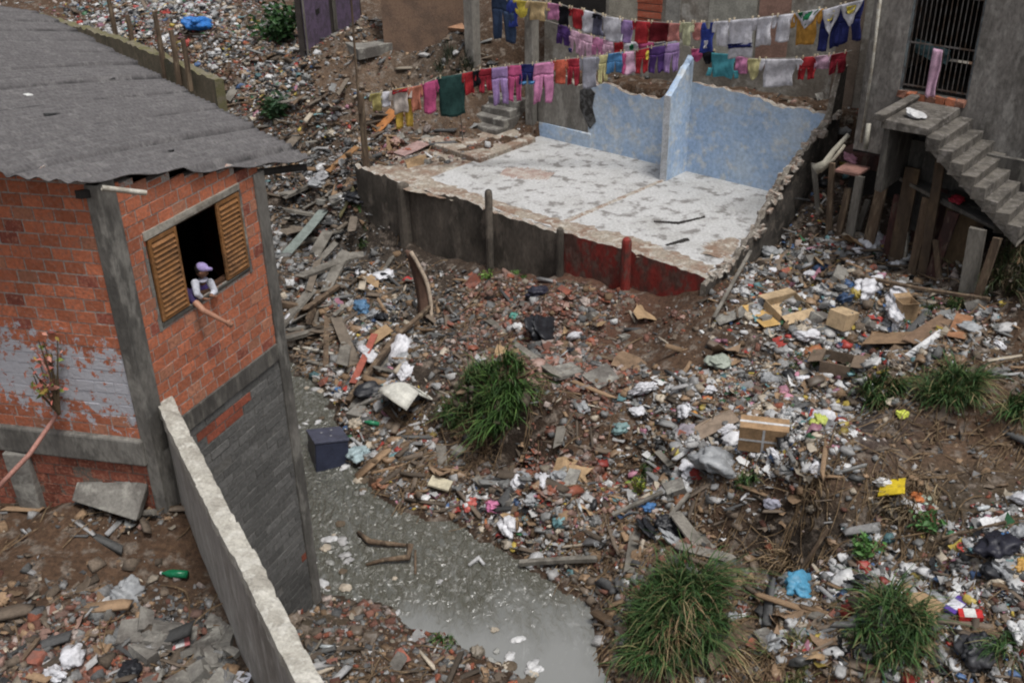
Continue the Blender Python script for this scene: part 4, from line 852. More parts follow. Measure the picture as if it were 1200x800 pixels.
def t_lathe(prof, n=8):
    v = [(x, r*math.cos(2*PI*k/n), r*math.sin(2*PI*k/n)) for x, r in prof for k in range(n)]
    f = [t for i in range(len(prof)-1) for k in range(n) for t in ((i*n+k, (i+1)*n+k, (i+1)*n+(k+1) % n), (i*n+k, (i+1)*n+(k+1) % n, i*n+(k+1) % n))]; return np.array(v, float), np.array(f)
BOT = [(-.5, .001), (-.5, .14), (.12, .15), (.3, .07), (.42, .045), (.5, .05), (.5, .001)]
def t_bottle(): v, f = t_lathe(BOT); v[:, 2] *= rt.uniform(.6, 1); v += rt.normal(0, .008, v.shape); return v, f
def t_cup(): v, f = t_lathe([(-.4, .001), (-.4, .22), (.4, .34), (.39, .32), (-.36, .2)]); return v, f
def t_stick(): 
    v, f = t_chunk(); v *= np.array([1, .07/.7, .05/.4]); v[:, 1] += v[:, 0]*rt.uniform(-.08, .08); return v, f
def t_plank(): v, f = t_chunk(); v *= np.array([1, .22, .1]); return v, f
def t_slab(): v, f = t_chunk(); v[:, 2] *= .25; return v, f
def rots(n, tilt, r):
    yaw = r.uniform(0, 2*PI, n); ax = r.uniform(0, 2*PI, n); t = np.abs(r.normal(0, tilt, n)); K_ = np.zeros((n, 3, 3)); kx, ky = np.cos(ax), np.sin(ax)
    K_[:, 0, 2] = ky; K_[:, 2, 0] = -ky; K_[:, 1, 2] = -kx; K_[:, 2, 1] = kx
    I = np.eye(3)[None]; T = I+np.sin(t)[:, None, None]*K_+(1-np.cos(t))[:, None, None]*(K_@K_)
    Z = np.zeros((n, 3, 3)); Z[:, 0, 0] = Z[:, 1, 1] = np.cos(yaw); Z[:, 0, 1] = -np.sin(yaw); Z[:, 1, 0] = np.sin(yaw); Z[:, 2, 2] = 1
    return T@Z
WH = (.56, .56, .56); LG = (.36, .355, .35); CR = (.44, .38, .3); CB = (.27, .18, .11); BL = (.08, .14, .27); RE_ = (.33, .05, .04); YE = (.46, .35, .08); GR = (.05, .15, .07); PK = (.42, .2, .26); BK_ = (.02, .02, .022); TQ = (.14, .27, .29); OR = (.4, .16, .07); TN = (.16, .125, .095); DG = (.1, .1, .1); MG = (.2, .2, .195)
PAL = dict(mix=[(WH, .2), (LG, .2), (MG, .16), (CR, .11), (CB, .12), (TN, .12), (BL, .02), (RE_, .03), (YE, .02), (GR, .015), (PK, .025), (BK_, .05), (TQ, .03), (OR, .015)],
 grey=[(DG, .4), (MG, .3), (LG, .1), (TN, .15), (WH, .05)], brown=[(CB, .25), (TN, .35), (DG, .15), (MG, .1), (LG, .07), (CR, .05), (WH, .03)],
 brick=[((.2, .095, .07), .3), ((.3, .19, .155), .25), ((.36, .3, .27), .2), (MG, .15), ((.3, .1, .06), .1)], bright=[(WH, .38), (LG, .2), (CR, .1), (MG, .08), (BL, .035), (RE_, .05), (YE, .025), (GR, .02), (PK, .03), (BK_, .08), (TQ, .03)])
def pick_cols(pal, n, r):
    c = PAL[pal]; p = np.array([x[1] for x in c]); a = np.array([x[0] for x in c]); i = r.choice(len(c), n, p=p/p.sum()); return a[i]*r.uniform(.4, 1.1, (n, 1))
# zones: pixel centre, radii, then density of (plastic, paper, brick rubble, stone rubble, timber, straw) and palette
Z = [ (300,50,110,55,  .9,1.1,.3,.5,.4,0,'mix'), (200,15,90,30, 1.1,1.3,.2,.2,.2,0,'bright'), (370,130,70,60, .6,.7,.2,.6,.5,.1,'mix'), (400,180,45,40, .8,.7,.2,.8,.7,0,'grey'), (380,260,55,60, .4,.5,.1,1.1,.8,.1,'grey'),
 (440,60,70,45, .03,.04,.05,.15,.05,.25,'brown'), (455,165,40,20, .9,1,.3,.4,.7,0,'mix'), (430,360,60,45, .8,.9,.15,.5,.6,.1,'mix'), (370,400,40,30, .5,.5,.2,.6,.9,0,'brown'), (430,430,60,40, .5,.6,.2,.6,1.,.1,'mix'), (470,520,60,60, .5,.55,.1,.4,1.,.5,'mix'),
 (500,340,50,40, .2,.2,.2,.6,.4,.1,'grey'), (660,370,90,38, .12,.12,2.6,.6,.05,0,'brick'), (590,360,50,35, .15,.2,.8,.7,.1,.1,'brick'), (700,420,60,40, .2,.2,1.2,.5,.1,0,'brick'),
 (660,470,60,60, .2,.25,.6,.6,.15,.1,'brick'), (640,560,60,40, .3,.4,1.0,.5,.4,.2,'brick'), (560,500,50,50, .05,.1,.1,.2,.3,.9,'brown'), (670,610,80,45, .9,1.2,.5,.3,.25,.1,'mix'), (600,580,50,25, .9,.9,.2,.2,.4,.1,'bright'),
 (790,500,70,45, .8,.8,.2,.6,.2,.1,'mix'), (880,470,90,50, 1.3,1.3,.2,.5,.15,.05,'mix'), (930,530,80,50, 1.3,1.2,.1,.3,.15,.15,'bright'), (960,370,90,40, 1.,1.,.1,.4,.15,0,'mix'), (960,310,90,40, .9,.9,.1,.4,.3,0,'mix'),
 (1000,400,80,40, .8,1.,.1,.3,.3,0,'mix'), (760,420,40,30, .06,.06,.15,.1,.02,0,'brown'), (1120,410,60,30, .5,.6,.2,.3,.1,0,'mix'), (1150,470,60,50, .15,.25,.1,.2,.05,.4,'brown'), (1100,560,110,50, .15,.2,.05,.15,.05,1.2,'brown'),
 (760,580,80,50, .45,.5,.3,.4,.3,.4,'mix'), (820,640,80,40, .35,.5,.3,.4,.3,.9,'brown'), (930,630,60,50, .1,.15,.05,.2,.2,1.3,'brown'), (1030,640,60,40, .5,.5,.05,.1,.1,.7,'mix'),
 (950,710,60,35, 1.5,1.3,.1,.3,.1,.1,'bright'), (1100,700,120,50, 1.5,1.4,.1,.2,.1,.2,'bright'), (1170,640,60,40, 1.1,1.1,0,.1,.1,.3,'bright'), (1000,770,120,40, .6,.6,.1,.3,.3,.9,'mix'), (1140,780,90,40, .9,.9,.1,.2,.1,.3,'mix'), (860,760,60,60, .3,.3,.1,.3,.3,1.,'brown'),
 (720,700,40,60, .2,.3,.1,.5,.5,.3,'brown'), (430,740,110,50, .12,.2,.5,.7,.2,.1,'brown'), (350,780,60,40, .3,.5,.2,.7,.2,.1,'grey'), (100,760,150,55, .45,.55,1.0,1.2,.2,.05,'brick'), (200,760,60,60, .3,.4,.4,1.6,.2,0,'grey'), (60,660,120,40, .1,.15,.25,.35,.05,0,'brown'), (150,590,80,20, .1,.1,.3,.6,.1,0,'brown'),
 (470,170,60,20, .2,.3,1.1,.6,.2,0,'brick'), (540,60,50,40, .2,.2,.1,.7,.3,0,'grey'), (640,40,60,30, .2,.3,.2,.4,.2,0,'grey'), (1050,330,60,40, .5,.6,.1,.3,.4,.1,'mix'), (380,630,25,40, .5,.5,.1,.3,.5,0,'mix')]
Zp = np.array([z[:4] for z in Z], float); Zd = np.array([z[4:10] for z in Z], float); ZP = [z[10] for z in Z]
BASE = np.array([.02, .035, .035, .07, .025, .04])
BARE = np.array([(575,518,65,40,.97),(775,425,95,55,.98),(1160,480,70,50,.7),(640,470,40,25,.5),(930,640,75,48,.9),(1100,555,130,52,.88),(700,400,40,20,.4),(850,640,60,35,.6),(445,80,75,40,.85),(80,640,160,48,.9),(200,655,70,45,.75),(370,722,50,30,.7),(540,60,55,50,.75),(900,425,60,22,.6),(720,505,55,30,.7),(1010,520,45,40,.75),(1190,580,80,50,.6),(500,335,40,40,.5),(670,540,30,25,.5),(450,735,60,40,.5),(740,610,60,25,.4)])
def dens(x, y):
    z = hz(x, y); px, py = proj_np(x, y, z)
    g = np.exp(-(((px[:, None]-Zp[:, 0])/Zp[:, 2])**2+((py[:, None]-Zp[:, 1])/Zp[:, 3])**2)); return z, px, py, (g@Zd+BASE)*np.prod(1-BARE[:, 4]*np.exp(-(((px[:, None]-BARE[:, 0])/BARE[:, 2])**2+((py[:, None]-BARE[:, 1])/BARE[:, 3])**2)), 1)[:, None], g
def blocked(x, y, z, pad=0.):
    c, d = toC(x, y); b = (x-R0[0])*-OUTB[0]+(y-R0[1])*-OUTB[1]; a = (x-C0[0])*OUTA[0]+(y-C0[1])*OUTA[1]; q = (x-WW0[0])*WN[0]+(y-WW0[1])*WN[1]
    k = (c > -9.1) & (c < .1) & (d > -.3) & (d < 5.8)
    k |= (a < .02) & (b > -.05) & (y < 24) & (((x-R0[0])*RVn[0]+(y-R0[1])*RVn[1]) < .1) & (a > -18)
    k |= (np.abs(q+.1) < .2) & (a > 0) & (y < WW0[1]+.2)
    return k | ((c > hl) & (d > DF-.1) & (d < DF+5)) | (d > BD)
def candidates(kind, n, seed, ymax=44):
    """ground points drawn by density, thinner with distance so near and far litter both read"""
    r = np.random.default_rng(seed); xs = []; 
    y = 4.5+(ymax-4.5)*r.random(n*12); x = r.uniform(-.62, .60, n*12)*(y+6)
    z, px, py, D, g = dens(x, y); clump = .12+1.6*sstep(-.25, .5, vnoise(x, y, .9, 40+seed)+.5*vnoise(x, y, .35, 60+seed))
    ok_ = ~blocked(x, y, z) & (z > .03) & (px > -160) & (px < 1360) & (py > -60) & (py < 960)
    p_ = D[:, kind]*clump*ok_; keep = r.random(n*12) < np.clip(p_*n/p_.sum(), 0, 1)
    i = np.where(keep)[0][:n]; zi = g[i].argmax(1); return x[i], y[i], z[i], zi
def scatter(name, tmpls, kind, n, size, m, seed, label, pal=None, tilt=.5, lift=.15, ymax=44):
    x, y, z, zi = candidates(kind, n, seed, ymax); r = np.random.default_rng(seed+100); N = len(x)
    if N == 0: return
    sz = np.exp(np.clip(r.normal(math.log(size*.88), .55, N), -9, math.log(size*2.5)))*(.86+y/200.); R_ = rots(N, tilt, r)*sz[:, None, None]
    col = np.zeros((N, 3)); pals = np.array([pal or ZP[k] for k in zi])
    for p in set(pals): k = np.where(pals == p)[0]; col[k] = pick_cols(p, len(k), r)
    loc = np.stack([x, y, z+sz*lift*r.uniform(-.3, 1, N)], 1); ti = r.integers(0, len(tmpls), N); V = []; Fc = []; Cc = []; o = 0
    for t, (tv, tf) in enumerate(tmpls):
        k = np.where(ti == t)[0]
        if len(k) == 0: continue
        v = np.einsum('nij,vj->nvi', R_[k], tv)+loc[k][:, None]; nv = len(tv)
        V.append(v.reshape(-1, 3)); Fc.append((tf[None]+(np.arange(len(k))*nv)[:, None, None]+o).reshape(-1, 3)); Cc.append(np.repeat(col[k], nv, 0)); o += len(k)*nv
    V = np.concatenate(V); Fc = np.concatenate(Fc); Cc = np.concatenate(Cc)
    me = bpy.data.meshes.new(name); me.vertices.add(len(V)); me.vertices.foreach_set('co', V.astype(np.float32).ravel()); me.loops.add(Fc.size); me.loops.foreach_set('vertex_index', Fc.astype(np.int32).ravel())
    me.polygons.add(len(Fc)); me.polygons.foreach_set('loop_start', np.arange(0, Fc.size, 3, dtype=np.int32)); me.polygons.foreach_set('loop_total', np.full(len(Fc), 3, np.int32)); me.update(calc_edges=True)
    a = me.color_attributes.new('Col', 'FLOAT_COLOR', 'POINT'); a.data.foreach_set('color', np.hstack([Cc, np.ones((len(Cc), 1))]).astype(np.float32).ravel())
    me.materials.append(m); ob = link(name, me); tag(ob, label, 'litter', None, 'stuff'); return ob
scatter('plastic_litter', [t_crumple(1) for _ in range(8)]+[t_crumple(2) for _ in range(3)]+[t_bottle() for _ in range(3)]+[t_cup()], 0, 16000, .10, m_litter, 1, 'small crumpled bags, cups and bottles strewn over the banks', lift=.2)
scatter('paper_litter', [t_sheet() for _ in range(14)], 1, 22000, .115, m_paper, 2, 'scraps of paper, card and film strewn over the banks', tilt=.55, lift=.15)
scatter('brick_rubble', [t_chunk() for _ in range(10)], 2, 17000, .07, m_rubble, 3, 'pinkish brick and tile rubble heaped below the red wall', pal='brick', tilt=.8)
scatter('stone_rubble', [t_chunk() for _ in range(10)]+[t_slab() for _ in range(3)], 3, 9000, .085, m_rubble, 4, 'grey and brown stones and clods over the slope', pal='brown', tilt=.7)
scatter('timber_scraps', [t_stick() for _ in range(8)]+[t_plank() for _ in range(6)], 4, 5200, .38, m_paper, 5, 'broken sticks and boards among the rubbish', pal='brown', tilt=.3, lift=.1)
scatter('gravel', [t_chunk() for _ in range(6)], 3, 20000, .03, m_rubble, 6, 'small stones and crumbs of earth on the slope', pal='brown', tilt=.8, ymax=34)
scatter('confetti_litter', [t_sheet() for _ in range(6)]+[t_crumple(1) for _ in range(4)], 0, 28000, .045, m_paper, 7, 'tiny bits of paper and plastic over the banks', tilt=.7, lift=.3)
# dry straw and roots
def straw(name, kind, n, seed, m, label, L0=.5, rad=.006, hang_=0.):
    x, y, z, zi = candidates(kind, n, seed, 26); r = np.random.default_rng(seed); vs = []; fs = []
    for i in range(len(x)):
        l = L0*r.uniform(.4, 1.4); a = r.uniform(0, 2*PI) if r.random() < .35 else r.normal(-2.2, .45); dx, dy = math.cos(a), math.sin(a); b0 = len(vs); w_ = rad*r.uniform(.6, 1.5); bow = r.normal(0, .12); arch = r.uniform(.02, .14)
        for k in range(5):
            t = k/4; X = x[i]+dx*l*t-dy*bow*l*math.sin(t*PI); Y = y[i]+dy*l*t+dx*bow*l*math.sin(t*PI); Zz = float(hz(X, Y))+.02+arch*l*math.sin(t*PI)
            vs += [(X-dy*w_, Y+dx*w_, Zz), (X+dy*w_, Y-dx*w_, Zz), (X, Y, Zz+w_*1.6)]
        for k in range(4):
            q = b0+k*3; fs += [(q, q+3, q+4, q+1), (q+1, q+4, q+5, q+2), (q+2, q+5, q+3, q)]
    ob = MB().add(vs, fs).build(name, m); tag(ob, label, 'straw', None, 'stuff')
straw('dry_straw', 5, 2600, 8, mat('straw', (.17, .115, .065), (.09, .06, .035), (.26, .19, .12), scale=3, bump=0), 'dry brown straw and vines matted over the slope', L0=.6, rad=.008)

# ------------------------------------------------------------------ plants
m_grass = mat('grass_blade', (1, 1, 1), vcol=True, bump=0, rough=.6, fineamt=.1); m_leaf = mat('leaf', (1, 1, 1), vcol=True, bump=0, rough=.5, fineamt=.1)
def blades(mb, x, y, z, rad, h, n, r, cols_, wid=.011, fall=(0, -.3)):
    nc_ = max(3, int(n/45)); cl = [(r.uniform(0, 2*PI), rad*.75*math.sqrt(r.random()), r.uniform(.4, 1.3), r.normal(0, .45, 2)) for _ in range(nc_)]
    for i in range(n):
        ca, cq, ch_, cd = cl[r.integers(nc_)]; bx, by = x+math.cos(ca)*cq+r.normal(0, rad*.1), y+math.sin(ca)*cq+r.normal(0, rad*.1); a2 = r.uniform(0, 2*PI); l = h*ch_*(.4+.75*r.random()+(.5 if r.random() < .06 else 0))
        o_ = r.uniform(.1, .55)*l; dx = math.cos(a2)*o_+(cd[0]*.5+fall[0]+math.cos(ca)*.35*cq/rad)*l; dy = math.sin(a2)*o_+(cd[1]*.5+fall[1]+math.sin(ca)*.35*cq/rad)*l; nn_ = math.hypot(dx, dy)+1e-6; px, py = -dy/nn_, dx/nn_
        w_ = wid*r.uniform(.6, 1.3); c = np.array(cols_[r.integers(len(cols_))])*r.uniform(.55, 1.35); vs = []; z0 = float(hz(bx, by))-.03; dro = r.uniform(.35, 1.05); cx_, cy_ = r.normal(0, .06, 2)*l
        for k in range(6):
            t = k/5; ww_ = w_*(1-t**1.5)+.0012; X = bx+dx*t**1.3+cx_*math.sin(t*PI); Y = by+dy*t**1.3+cy_*math.sin(t*PI); Z_ = z0+l*(t*1.2-dro*t*t)
            vs += [(X-px*ww_, Y-py*ww_, Z_), (X+px*ww_, Y+py*ww_, Z_)]
        mb.add(vs, [(2*k, 2*k+1, 2*k+3, 2*k+2) for k in range(5)], tuple(c))
GC = [(.04, .085, .022), (.055, .115, .03), (.025, .06, .018), (.085, .13, .045), (.17, .15, .07), (.04, .09, .03)]; GCL = [(.06, .13, .03), (.1, .17, .045), (.035, .08, .02)]
def tuft(px, py, rad, h, n, label, seed, cols_=GC, dead=0, wid=.011, cat='grass', name='grass_tuft'):
    g = G(px, py); r = np.random.default_rng(seed); mb = MB(); blades(mb, g[0], g[1], g[2], rad, h, n, r, cols_, wid)
    o = mb.build(name, m_grass); tag(o, label, cat)
    if dead:
        mb = MB(); blades(mb, g[0]+.15*rad, g[1]-.5*rad, g[2], rad, h*.8, dead, r, [(.26, .18, .1), (.2, .13, .07), (.3, .23, .13)], .008, (.1, -1.0)); mb.build('dead_blades', m_grass, o)
    return o
tuft(780, 735, .85, .75, 3600, 'largest dense green grass clump at the bottom centre bank', 1, dead=260)
tuft(1032, 750, .55, .6, 1700, 'round green grass clump among bright litter at the lower right', 2, dead=60)
tuft(1112, 478, .55, .62, 1800, 'full green grass clump below the flattened cardboard', 3, dead=70)
tuft(1030, 478, .36, .5, 800, 'smaller sparse grass clump left of the full one under the cardboard', 4, dead=60)
tuft(588, 455, .5, .75, 1300, 'upright leafy green clump on the mound in the middle of the bank', 5, GCL, wid=.014)
tuft(545, 478, .55, .55, 900, 'dark low grass left of the leafy clump on the mound', 6)
tuft(1198, 500, .4, .5, 400, 'green grass clump cut by the right edge of the picture', 7)
tuft(1175, 792, .45, .45, 400, 'low grass clump in the lower right corner', 8)
tuft(860, 575, .25, .35, 220, 'small green tuft under the white cloth', 9, GC)
tuft(742, 570, .22, .3, 160, 'small dark green tuft on the brown slope', 10, GC)
tuft(508, 752, .22, .3, 160, 'little green tuft at the water edge of the near bank', 11, GCL)
tuft(606, 325, .35, .28, 160, 'lime green weeds at the foot of the mouldy front wall', 12, GCL)
tuft(940, 440, .35, .3, 200, 'thin grass on the dark slope below the open carton', 13)
tuft(1110, 372, .6, .25, 300, 'low weeds in front of the plank shed', 14)
tuft(905, 790, .5, .45, 300, 'loose yellowish grass at the bottom edge right of the largest clump', 15, [(.12, .13, .05), (.2, .16, .08), (.07, .1, .03)])
tuft(1180, 345, .8, .7, 900, 'dark overgrown brush below the stair foot', 16, name='brush', cat='brush', cols_=[(.03, .045, .015), (.05, .06, .025), (.09, .07, .04)])
tuft(560, 520, .8, .45, 500, 'dry brown hanging roots below the mound', 17, [(.13, .085, .05), (.09, .06, .04), (.17, .12, .07)], wid=.007, cat='roots', name='dry_roots')
tuft(545, 90, .9, .55, 500, 'dark brush in the hollow by the grey post', 18, name='brush', cat='brush', cols_=[(.02, .03, .014), (.03, .035, .02), (.05, .05, .03)])
tuft(1060, 600, .6, .4, 400, 'dry yellow brown grass beside the bright yellow bag', 19, [(.2, .15, .09), (.14, .1, .06), (.26, .2, .12)], name='dry_grass')
tuft(935, 640, .7, .5, 500, 'dry hanging stalks on the slope left of the yellow bag', 20, [(.2, .14, .08), (.13, .09, .05), (.25, .18, .11)], name='dry_grass')
tuft(425, 262, .4, .3, 160, 'dark weeds at the left foot of the mouldy front wall', 21)
def leafy(px, py, rad, h, n, label, seed, cols_, size=.07, stem=(.1, .07, .04), base=None, name='bush', cat='bush'):
    g = G(px, py) if base is None else np.array(base); r = np.random.default_rng(seed); mb = MB(); st = MB()
    for k in range(9):
        a = r.uniform(0, 2*PI); q = rad*r.uniform(.2, .8); e = g+np.array([math.cos(a)*q, math.sin(a)*q, h*r.uniform(.5, 1)]); st.tube([g-UP*.05, (g+e)/2+r.normal(0, .04, 3), e], [.018, .012, .005], 5)
        for j in range(n//9):
            p = g+(e-g)*r.uniform(.35, 1.08)+r.normal(0, rad*.17, 3); v1 = r.normal(0, 1, 3); v1[2] *= .4; v1 /= np.linalg.norm(v1); v2 = np.cross(v1, r.normal(0, 1, 3)); v2 /= np.linalg.norm(v2); s_ = size*r.uniform(.5, 1.2); c = np.array(cols_[r.integers(len(cols_))])*r.uniform(.6, 1.3)
            mb.add([p-v1*s_, p-v2*s_*.45+v1*s_*.1, p+v1*s_-UP*s_*.3, p+v2*s_*.45+v1*s_*.1], [(0, 1, 2, 3)], tuple(c))
    o = thing(name, label, cat, g); mb.build('leaves', m_leaf, o); st.build('stems', mat('stem', stem, bump=0), o); return o
leafy(337, 42, 1.0, 1.2, 900, 'round dark green bush left of the purple shack', 31, [(.03, .08, .025), (.045, .1, .03), (.02, .05, .02)], .13)
leafy(335, 128, .7, .6, 300, 'low dark green bush above the corner of the corrugated roof', 32, [(.02, .05, .02), (.03, .07, .025)], .13)
leafy(742, 585, .2, .35, 90, 'small yellow green weed on the brown slope', 33, [(.22, .25, .03), (.12, .18, .03)], .05)
leafy(1005, 665, .35, .3, 120, 'broad leaved green weed above the round grass clump', 34, [(.07, .17, .04), (.1, .2, .06)], .09)
leafy(1080, 640, .3, .25, 80, 'broad leaved weed right of the bright yellow bag', 35, [(.07, .16, .05)], .08)
leafy(575, 325, .25, .2, 70, 'bright green seedling beside the lime weeds at the wall foot', 36, [(.12, .22, .04)], .06)
sb = onplane(66, 462, C0+OUTA*.15, OUTA)
leafy(0, 0, .28, 1.05, 130, 'thin sapling with pink and yellow leaves growing from the house ledge', 37, [(.4, .13, .1), (.35, .25, .06), (.16, .2, .05), (.42, .2, .15)], .055, (.16, .05, .04), base=sb, name='sapling', cat='sapling')

# ------------------------------------------------------------------ single pieces of rubbish worth pointing at
def pmat(c, rough=.6): 
    n = 'paint_%d_%d_%d_%d' % (*(int(v*255) for v in c), int(rough*10)); return mat(n, tuple(c), tuple(.72*v for v in c), scale=5, fine=24, bump=.25, rough=rough, fineamt=.25)
def crumple_mesh(seed, sub=3, flat=.6, rag=.3):
    r = np.random.default_rng(seed); v, f = ico(sub); d = np.zeros(len(v))
    for k in range(9):
        a = r.normal(0, 1, 3)*(1.2+k*.55); d += np.abs(np.sin(v@a+r.uniform(0, 6)))/(1+k*.5)
    v = v*(.62+rag*(d-d.mean()))[:, None]; v = v+r.normal(0, .012, v.shape); v[:, 2] *= flat; v[:, 0] *= r.uniform(1, 1.5)
    return v*.7, f
def crumple(px, py, size, c, label, cat='bag', name='plastic_bag', seed=None, flat=.6, m=None, sub=3, sx=1.):
    seed = seed or int(px*13+py); v, f = crumple_mesh(seed, sub, flat); g = G(px, py)
    me = bpy.data.meshes.new(name); me.from_pydata([tuple(p*size*np.array([sx, 1, 1])) for p in v], [], [tuple(map(int, q)) for q in f]); me.materials.append(m or pmat(c, .45)); me.update()
    me.polygons.foreach_set('use_smooth', [True]*len(me.polygons)); o = link(name, me); o.location = tuple(g+UP*size*.18); o.rotation_euler = (random.uniform(-.3, .3), random.uniform(-.3, .3), random.uniform(0, 6)); return tag(o, label, cat)
def board(px0, py0, px1, py1, w_, t, m_, label, name='plank', cat='plank', lift0=.05, lift1=.08, roll=0.):
    a_, b_ = G(px0, py0), G(px1, py1); a_ = a_+UP*lift0; b_ = b_+UP*lift1; u = b_-a_; l = np.linalg.norm(u); u /= l; s_ = np.cross(u, UP); s_ /= np.linalg.norm(s_); n = np.cross(s_, u)
    s2 = s_*math.cos(roll)+n*math.sin(roll); n2 = np.cross(s2, u); mb = MB()
    nseg = 4
    vs = []; bow = random.uniform(-.02, .02)*l
    for k in range(nseg+1):
        p = a_+u*l*k/nseg+n2*bow*math.sin(PI*k/nseg); e = random.uniform(-.06, .06)*w_ if k in (0, nseg) else 0
        vs += [p-s2*w_/2+u*e, p+s2*w_/2-u*e, p+s2*w_/2+n2*t, p-s2*w_/2+n2*t]
    fs = [(0, 1, 2, 3), tuple(4*nseg+i for i in (3, 2, 1, 0))]
    for k in range(nseg):
        for j in range(4): fs.append((4*k+j, 4*(k+1)+j, 4*(k+1)+(j+1) % 4, 4*k+(j+1) % 4)[::-1])
    o = MB().add(vs, fs).build(name, m_, bevel=.004); import bmesh; bm = bmesh.new(); bm.from_mesh(o.data); bmesh.ops.recalc_face_normals(bm, faces=bm.faces); bm.to_mesh(o.data); bm.free(); return tag(o, label, cat)
def carton(px, py, w_, d_, h_, yaw, c, label, open_=True, pitch=0., roll=0., name='cardboard_box', tape=None, cat='box'):
    """box built round its own origin, flaps and tape as parts"""
    g = G(px, py); root = thing(name, label, cat, (0, 0, 0)); t = .012; m_ = pmat(c, .85); X, Y = np.array([1., 0, 0]), np.array([0, 1., 0]); mb = MB()
    mb.box((-w_/2, -d_/2, 0), X*w_, Y*d_, UP*t); mb.box((-w_/2, -d_/2, t), X*w_, Y*t, UP*(h_-t)); mb.box((-w_/2, d_/2-t, t), X*w_, Y*t, UP*(h_-t)); mb.box((-w_/2, -d_/2+t, t), X*t, Y*(d_-2*t), UP*(h_-t)); mb.box((w_/2-t, -d_/2+t, t), X*t, Y*(d_-2*t), UP*(h_-t))
    if not open_: mb.box((-w_/2, -d_/2, h_), X*w_, Y*d_, UP*t)
    mb.build('carton_body', m_, root, bevel=.003)
    if open_:
        for sgn in (-1, 1):
            f_ = MB(); f_.box((-w_/2, sgn*d_/2, h_), X*w_, Y*sgn*d_*.42+UP*h_*random.uniform(-.35, .3), UP*.008); f_.build('flap', m_, root)
    if tape:
        f_ = MB(); f_.box((-w_/2-.003, -d_/2-.004, h_*.46), X*(w_+.006), Y*-.002, UP*h_*.08); f_.box((-.02, -d_/2-.006, 0), X*.04, Y*-.002, UP*h_); f_.box((-w_/2-.004, -.02, h_+t+.001), X*(w_+.008), Y*.05, UP*.002); f_.box((w_/2-.03, -d_/2-.0065, 0), X*.03, Y*-.002, UP*h_); f_.build('tape', pmat((.55, .55, .55), .5), root)
    root.location = tuple(g+UP*.03); root.rotation_euler = (pitch, roll, yaw); return root
CBX = (.36, .245, .14); CBL = (.47, .345, .21)
carton(922, 378, .78, .55, .2, .45, CBL, 'large open cardboard box lying below the broken side wall', pitch=.25)
carton(985, 398, .46, .4, .32, .7, CBL, 'small closed cardboard box between the large open one and the flattened sheets', open_=False, roll=.2)
carton(1060, 392, .34, .3, .4, .15, CBX, 'upright narrow cardboard box standing on the flattened cardboard')
carton(888, 535, .8, .34, .5, -.25, (.33, .21, .115), 'brown cardboard box with a grid of pale tape beside the white cloth', open_=False, tape=1, pitch=.12)
carton(978, 448, .5, .55, .25, 1.1, (.17, .125, .09), 'dark wet cardboard box lying open above the sparse grass clump')
board(880, 372, 905, 398, .38, .01, pmat((.52, .33, .12), .85), 'orange brown cardboard panel left of the large open box', 'cardboard_sheet', 'cardboard', .1, .1)
board(1015, 418, 1075, 420, .55, .012, pmat((.25, .165, .1), .9), 'large flattened brown cardboard sheet above the grass clumps', 'cardboard_sheet', 'cardboard', .12, .14)
board(1068, 425, 1112, 405, .5, .012, pmat((.2, .13, .085), .9), 'darker flattened cardboard sheet behind the full grass clump', 'cardboard_sheet', 'cardboard', .1, .22)
board(1118, 420, 1128, 402, .3, .012, pmat((.3, .15, .08), .9), 'small reddish cardboard piece right of the flattened sheets', 'cardboard_sheet', 'cardboard', .1, .25)
board(840, 388, 888, 375, .35, .02, m_concrete, 'grey board left of the orange brown cardboard panel', 'grey_board', 'board')
board(810, 520, 858, 500, .4, .02, pmat((.26, .2, .15), .9), 'pale brown board above the white cloth', 'cardboard_sheet', 'cardboard')
board(600, 668, 690, 668, .1, .08, m_woodgrey, 'straight grey log lying across the water edge', 'log', 'log', .12, .15)
board(406, 470, 462, 405, .13, .1, m_wood, 'long dark beam sloping down to the stream', 'beam', 'beam', .1, .2); board(460, 405, 512, 365, .1, .08, m_wood, 'thin dark beam continuing above the long sloping one', 'beam', 'beam', .2, .3)
board(412, 445, 440, 395, .16, .03, pmat((.34, .1, .07), .8), 'faded red plank beside the long dark beam', lift1=.2)
board(430, 440, 470, 402, .22, .03, m_woodgrey, 'grey plank lying between the red plank and dark beam')
board(434, 400, 458, 388, .4, .02, pmat(CBX, .9), 'square brown cardboard at the upper end of the red plank', 'cardboard_sheet', 'cardboard', .12, .2)
board(360, 418, 400, 432, .1, .05, m_woodgrey, 'pale timber by the upper water edge'); board(350, 400, 390, 412, .09, .05, m_conclight, 'whitish batten above the pale timber by the water')
board(340, 292, 385, 245, .3, .02, pmat((.2, .23, .21), .7), 'grey green sheet leaning on the debris right of the brick house', 'sheet_panel', 'panel', .1, .15)
board(404, 250, 422, 222, .28, .03, pmat((.2, .18, .09), .8), 'olive board left of the mouldy front wall', 'board', 'board', .1, .2)
board(392, 200, 428, 178, .22, .05, pmat((.3, .16, .07), .8), 'orange brown broken drawer side left of the wooden pole', 'drawer_panel', 'panel', .15, .3)
board(396, 205, 434, 192, .14, .03, m_wood, 'dark plank under the orange brown drawer side', lift0=.2, lift1=.25)
board(448, 152, 472, 135, .6, .03, pmat((.48, .2, .07), .7), 'bright orange wooden panel right of the wooden pole', 'orange_panel', 'panel', .1, .25)
board(475, 180, 505, 168, .5, .02, pmat((.36, .24, .22), .8), 'pinkish board beside the cracked slab', 'board', 'board', .08, .1)
board(498, 568, 522, 574, .3, .04, pmat((.55, .5, .37), .7), 'cream coloured rectangular board at the water edge', 'cream_board', 'board', .16, .12)
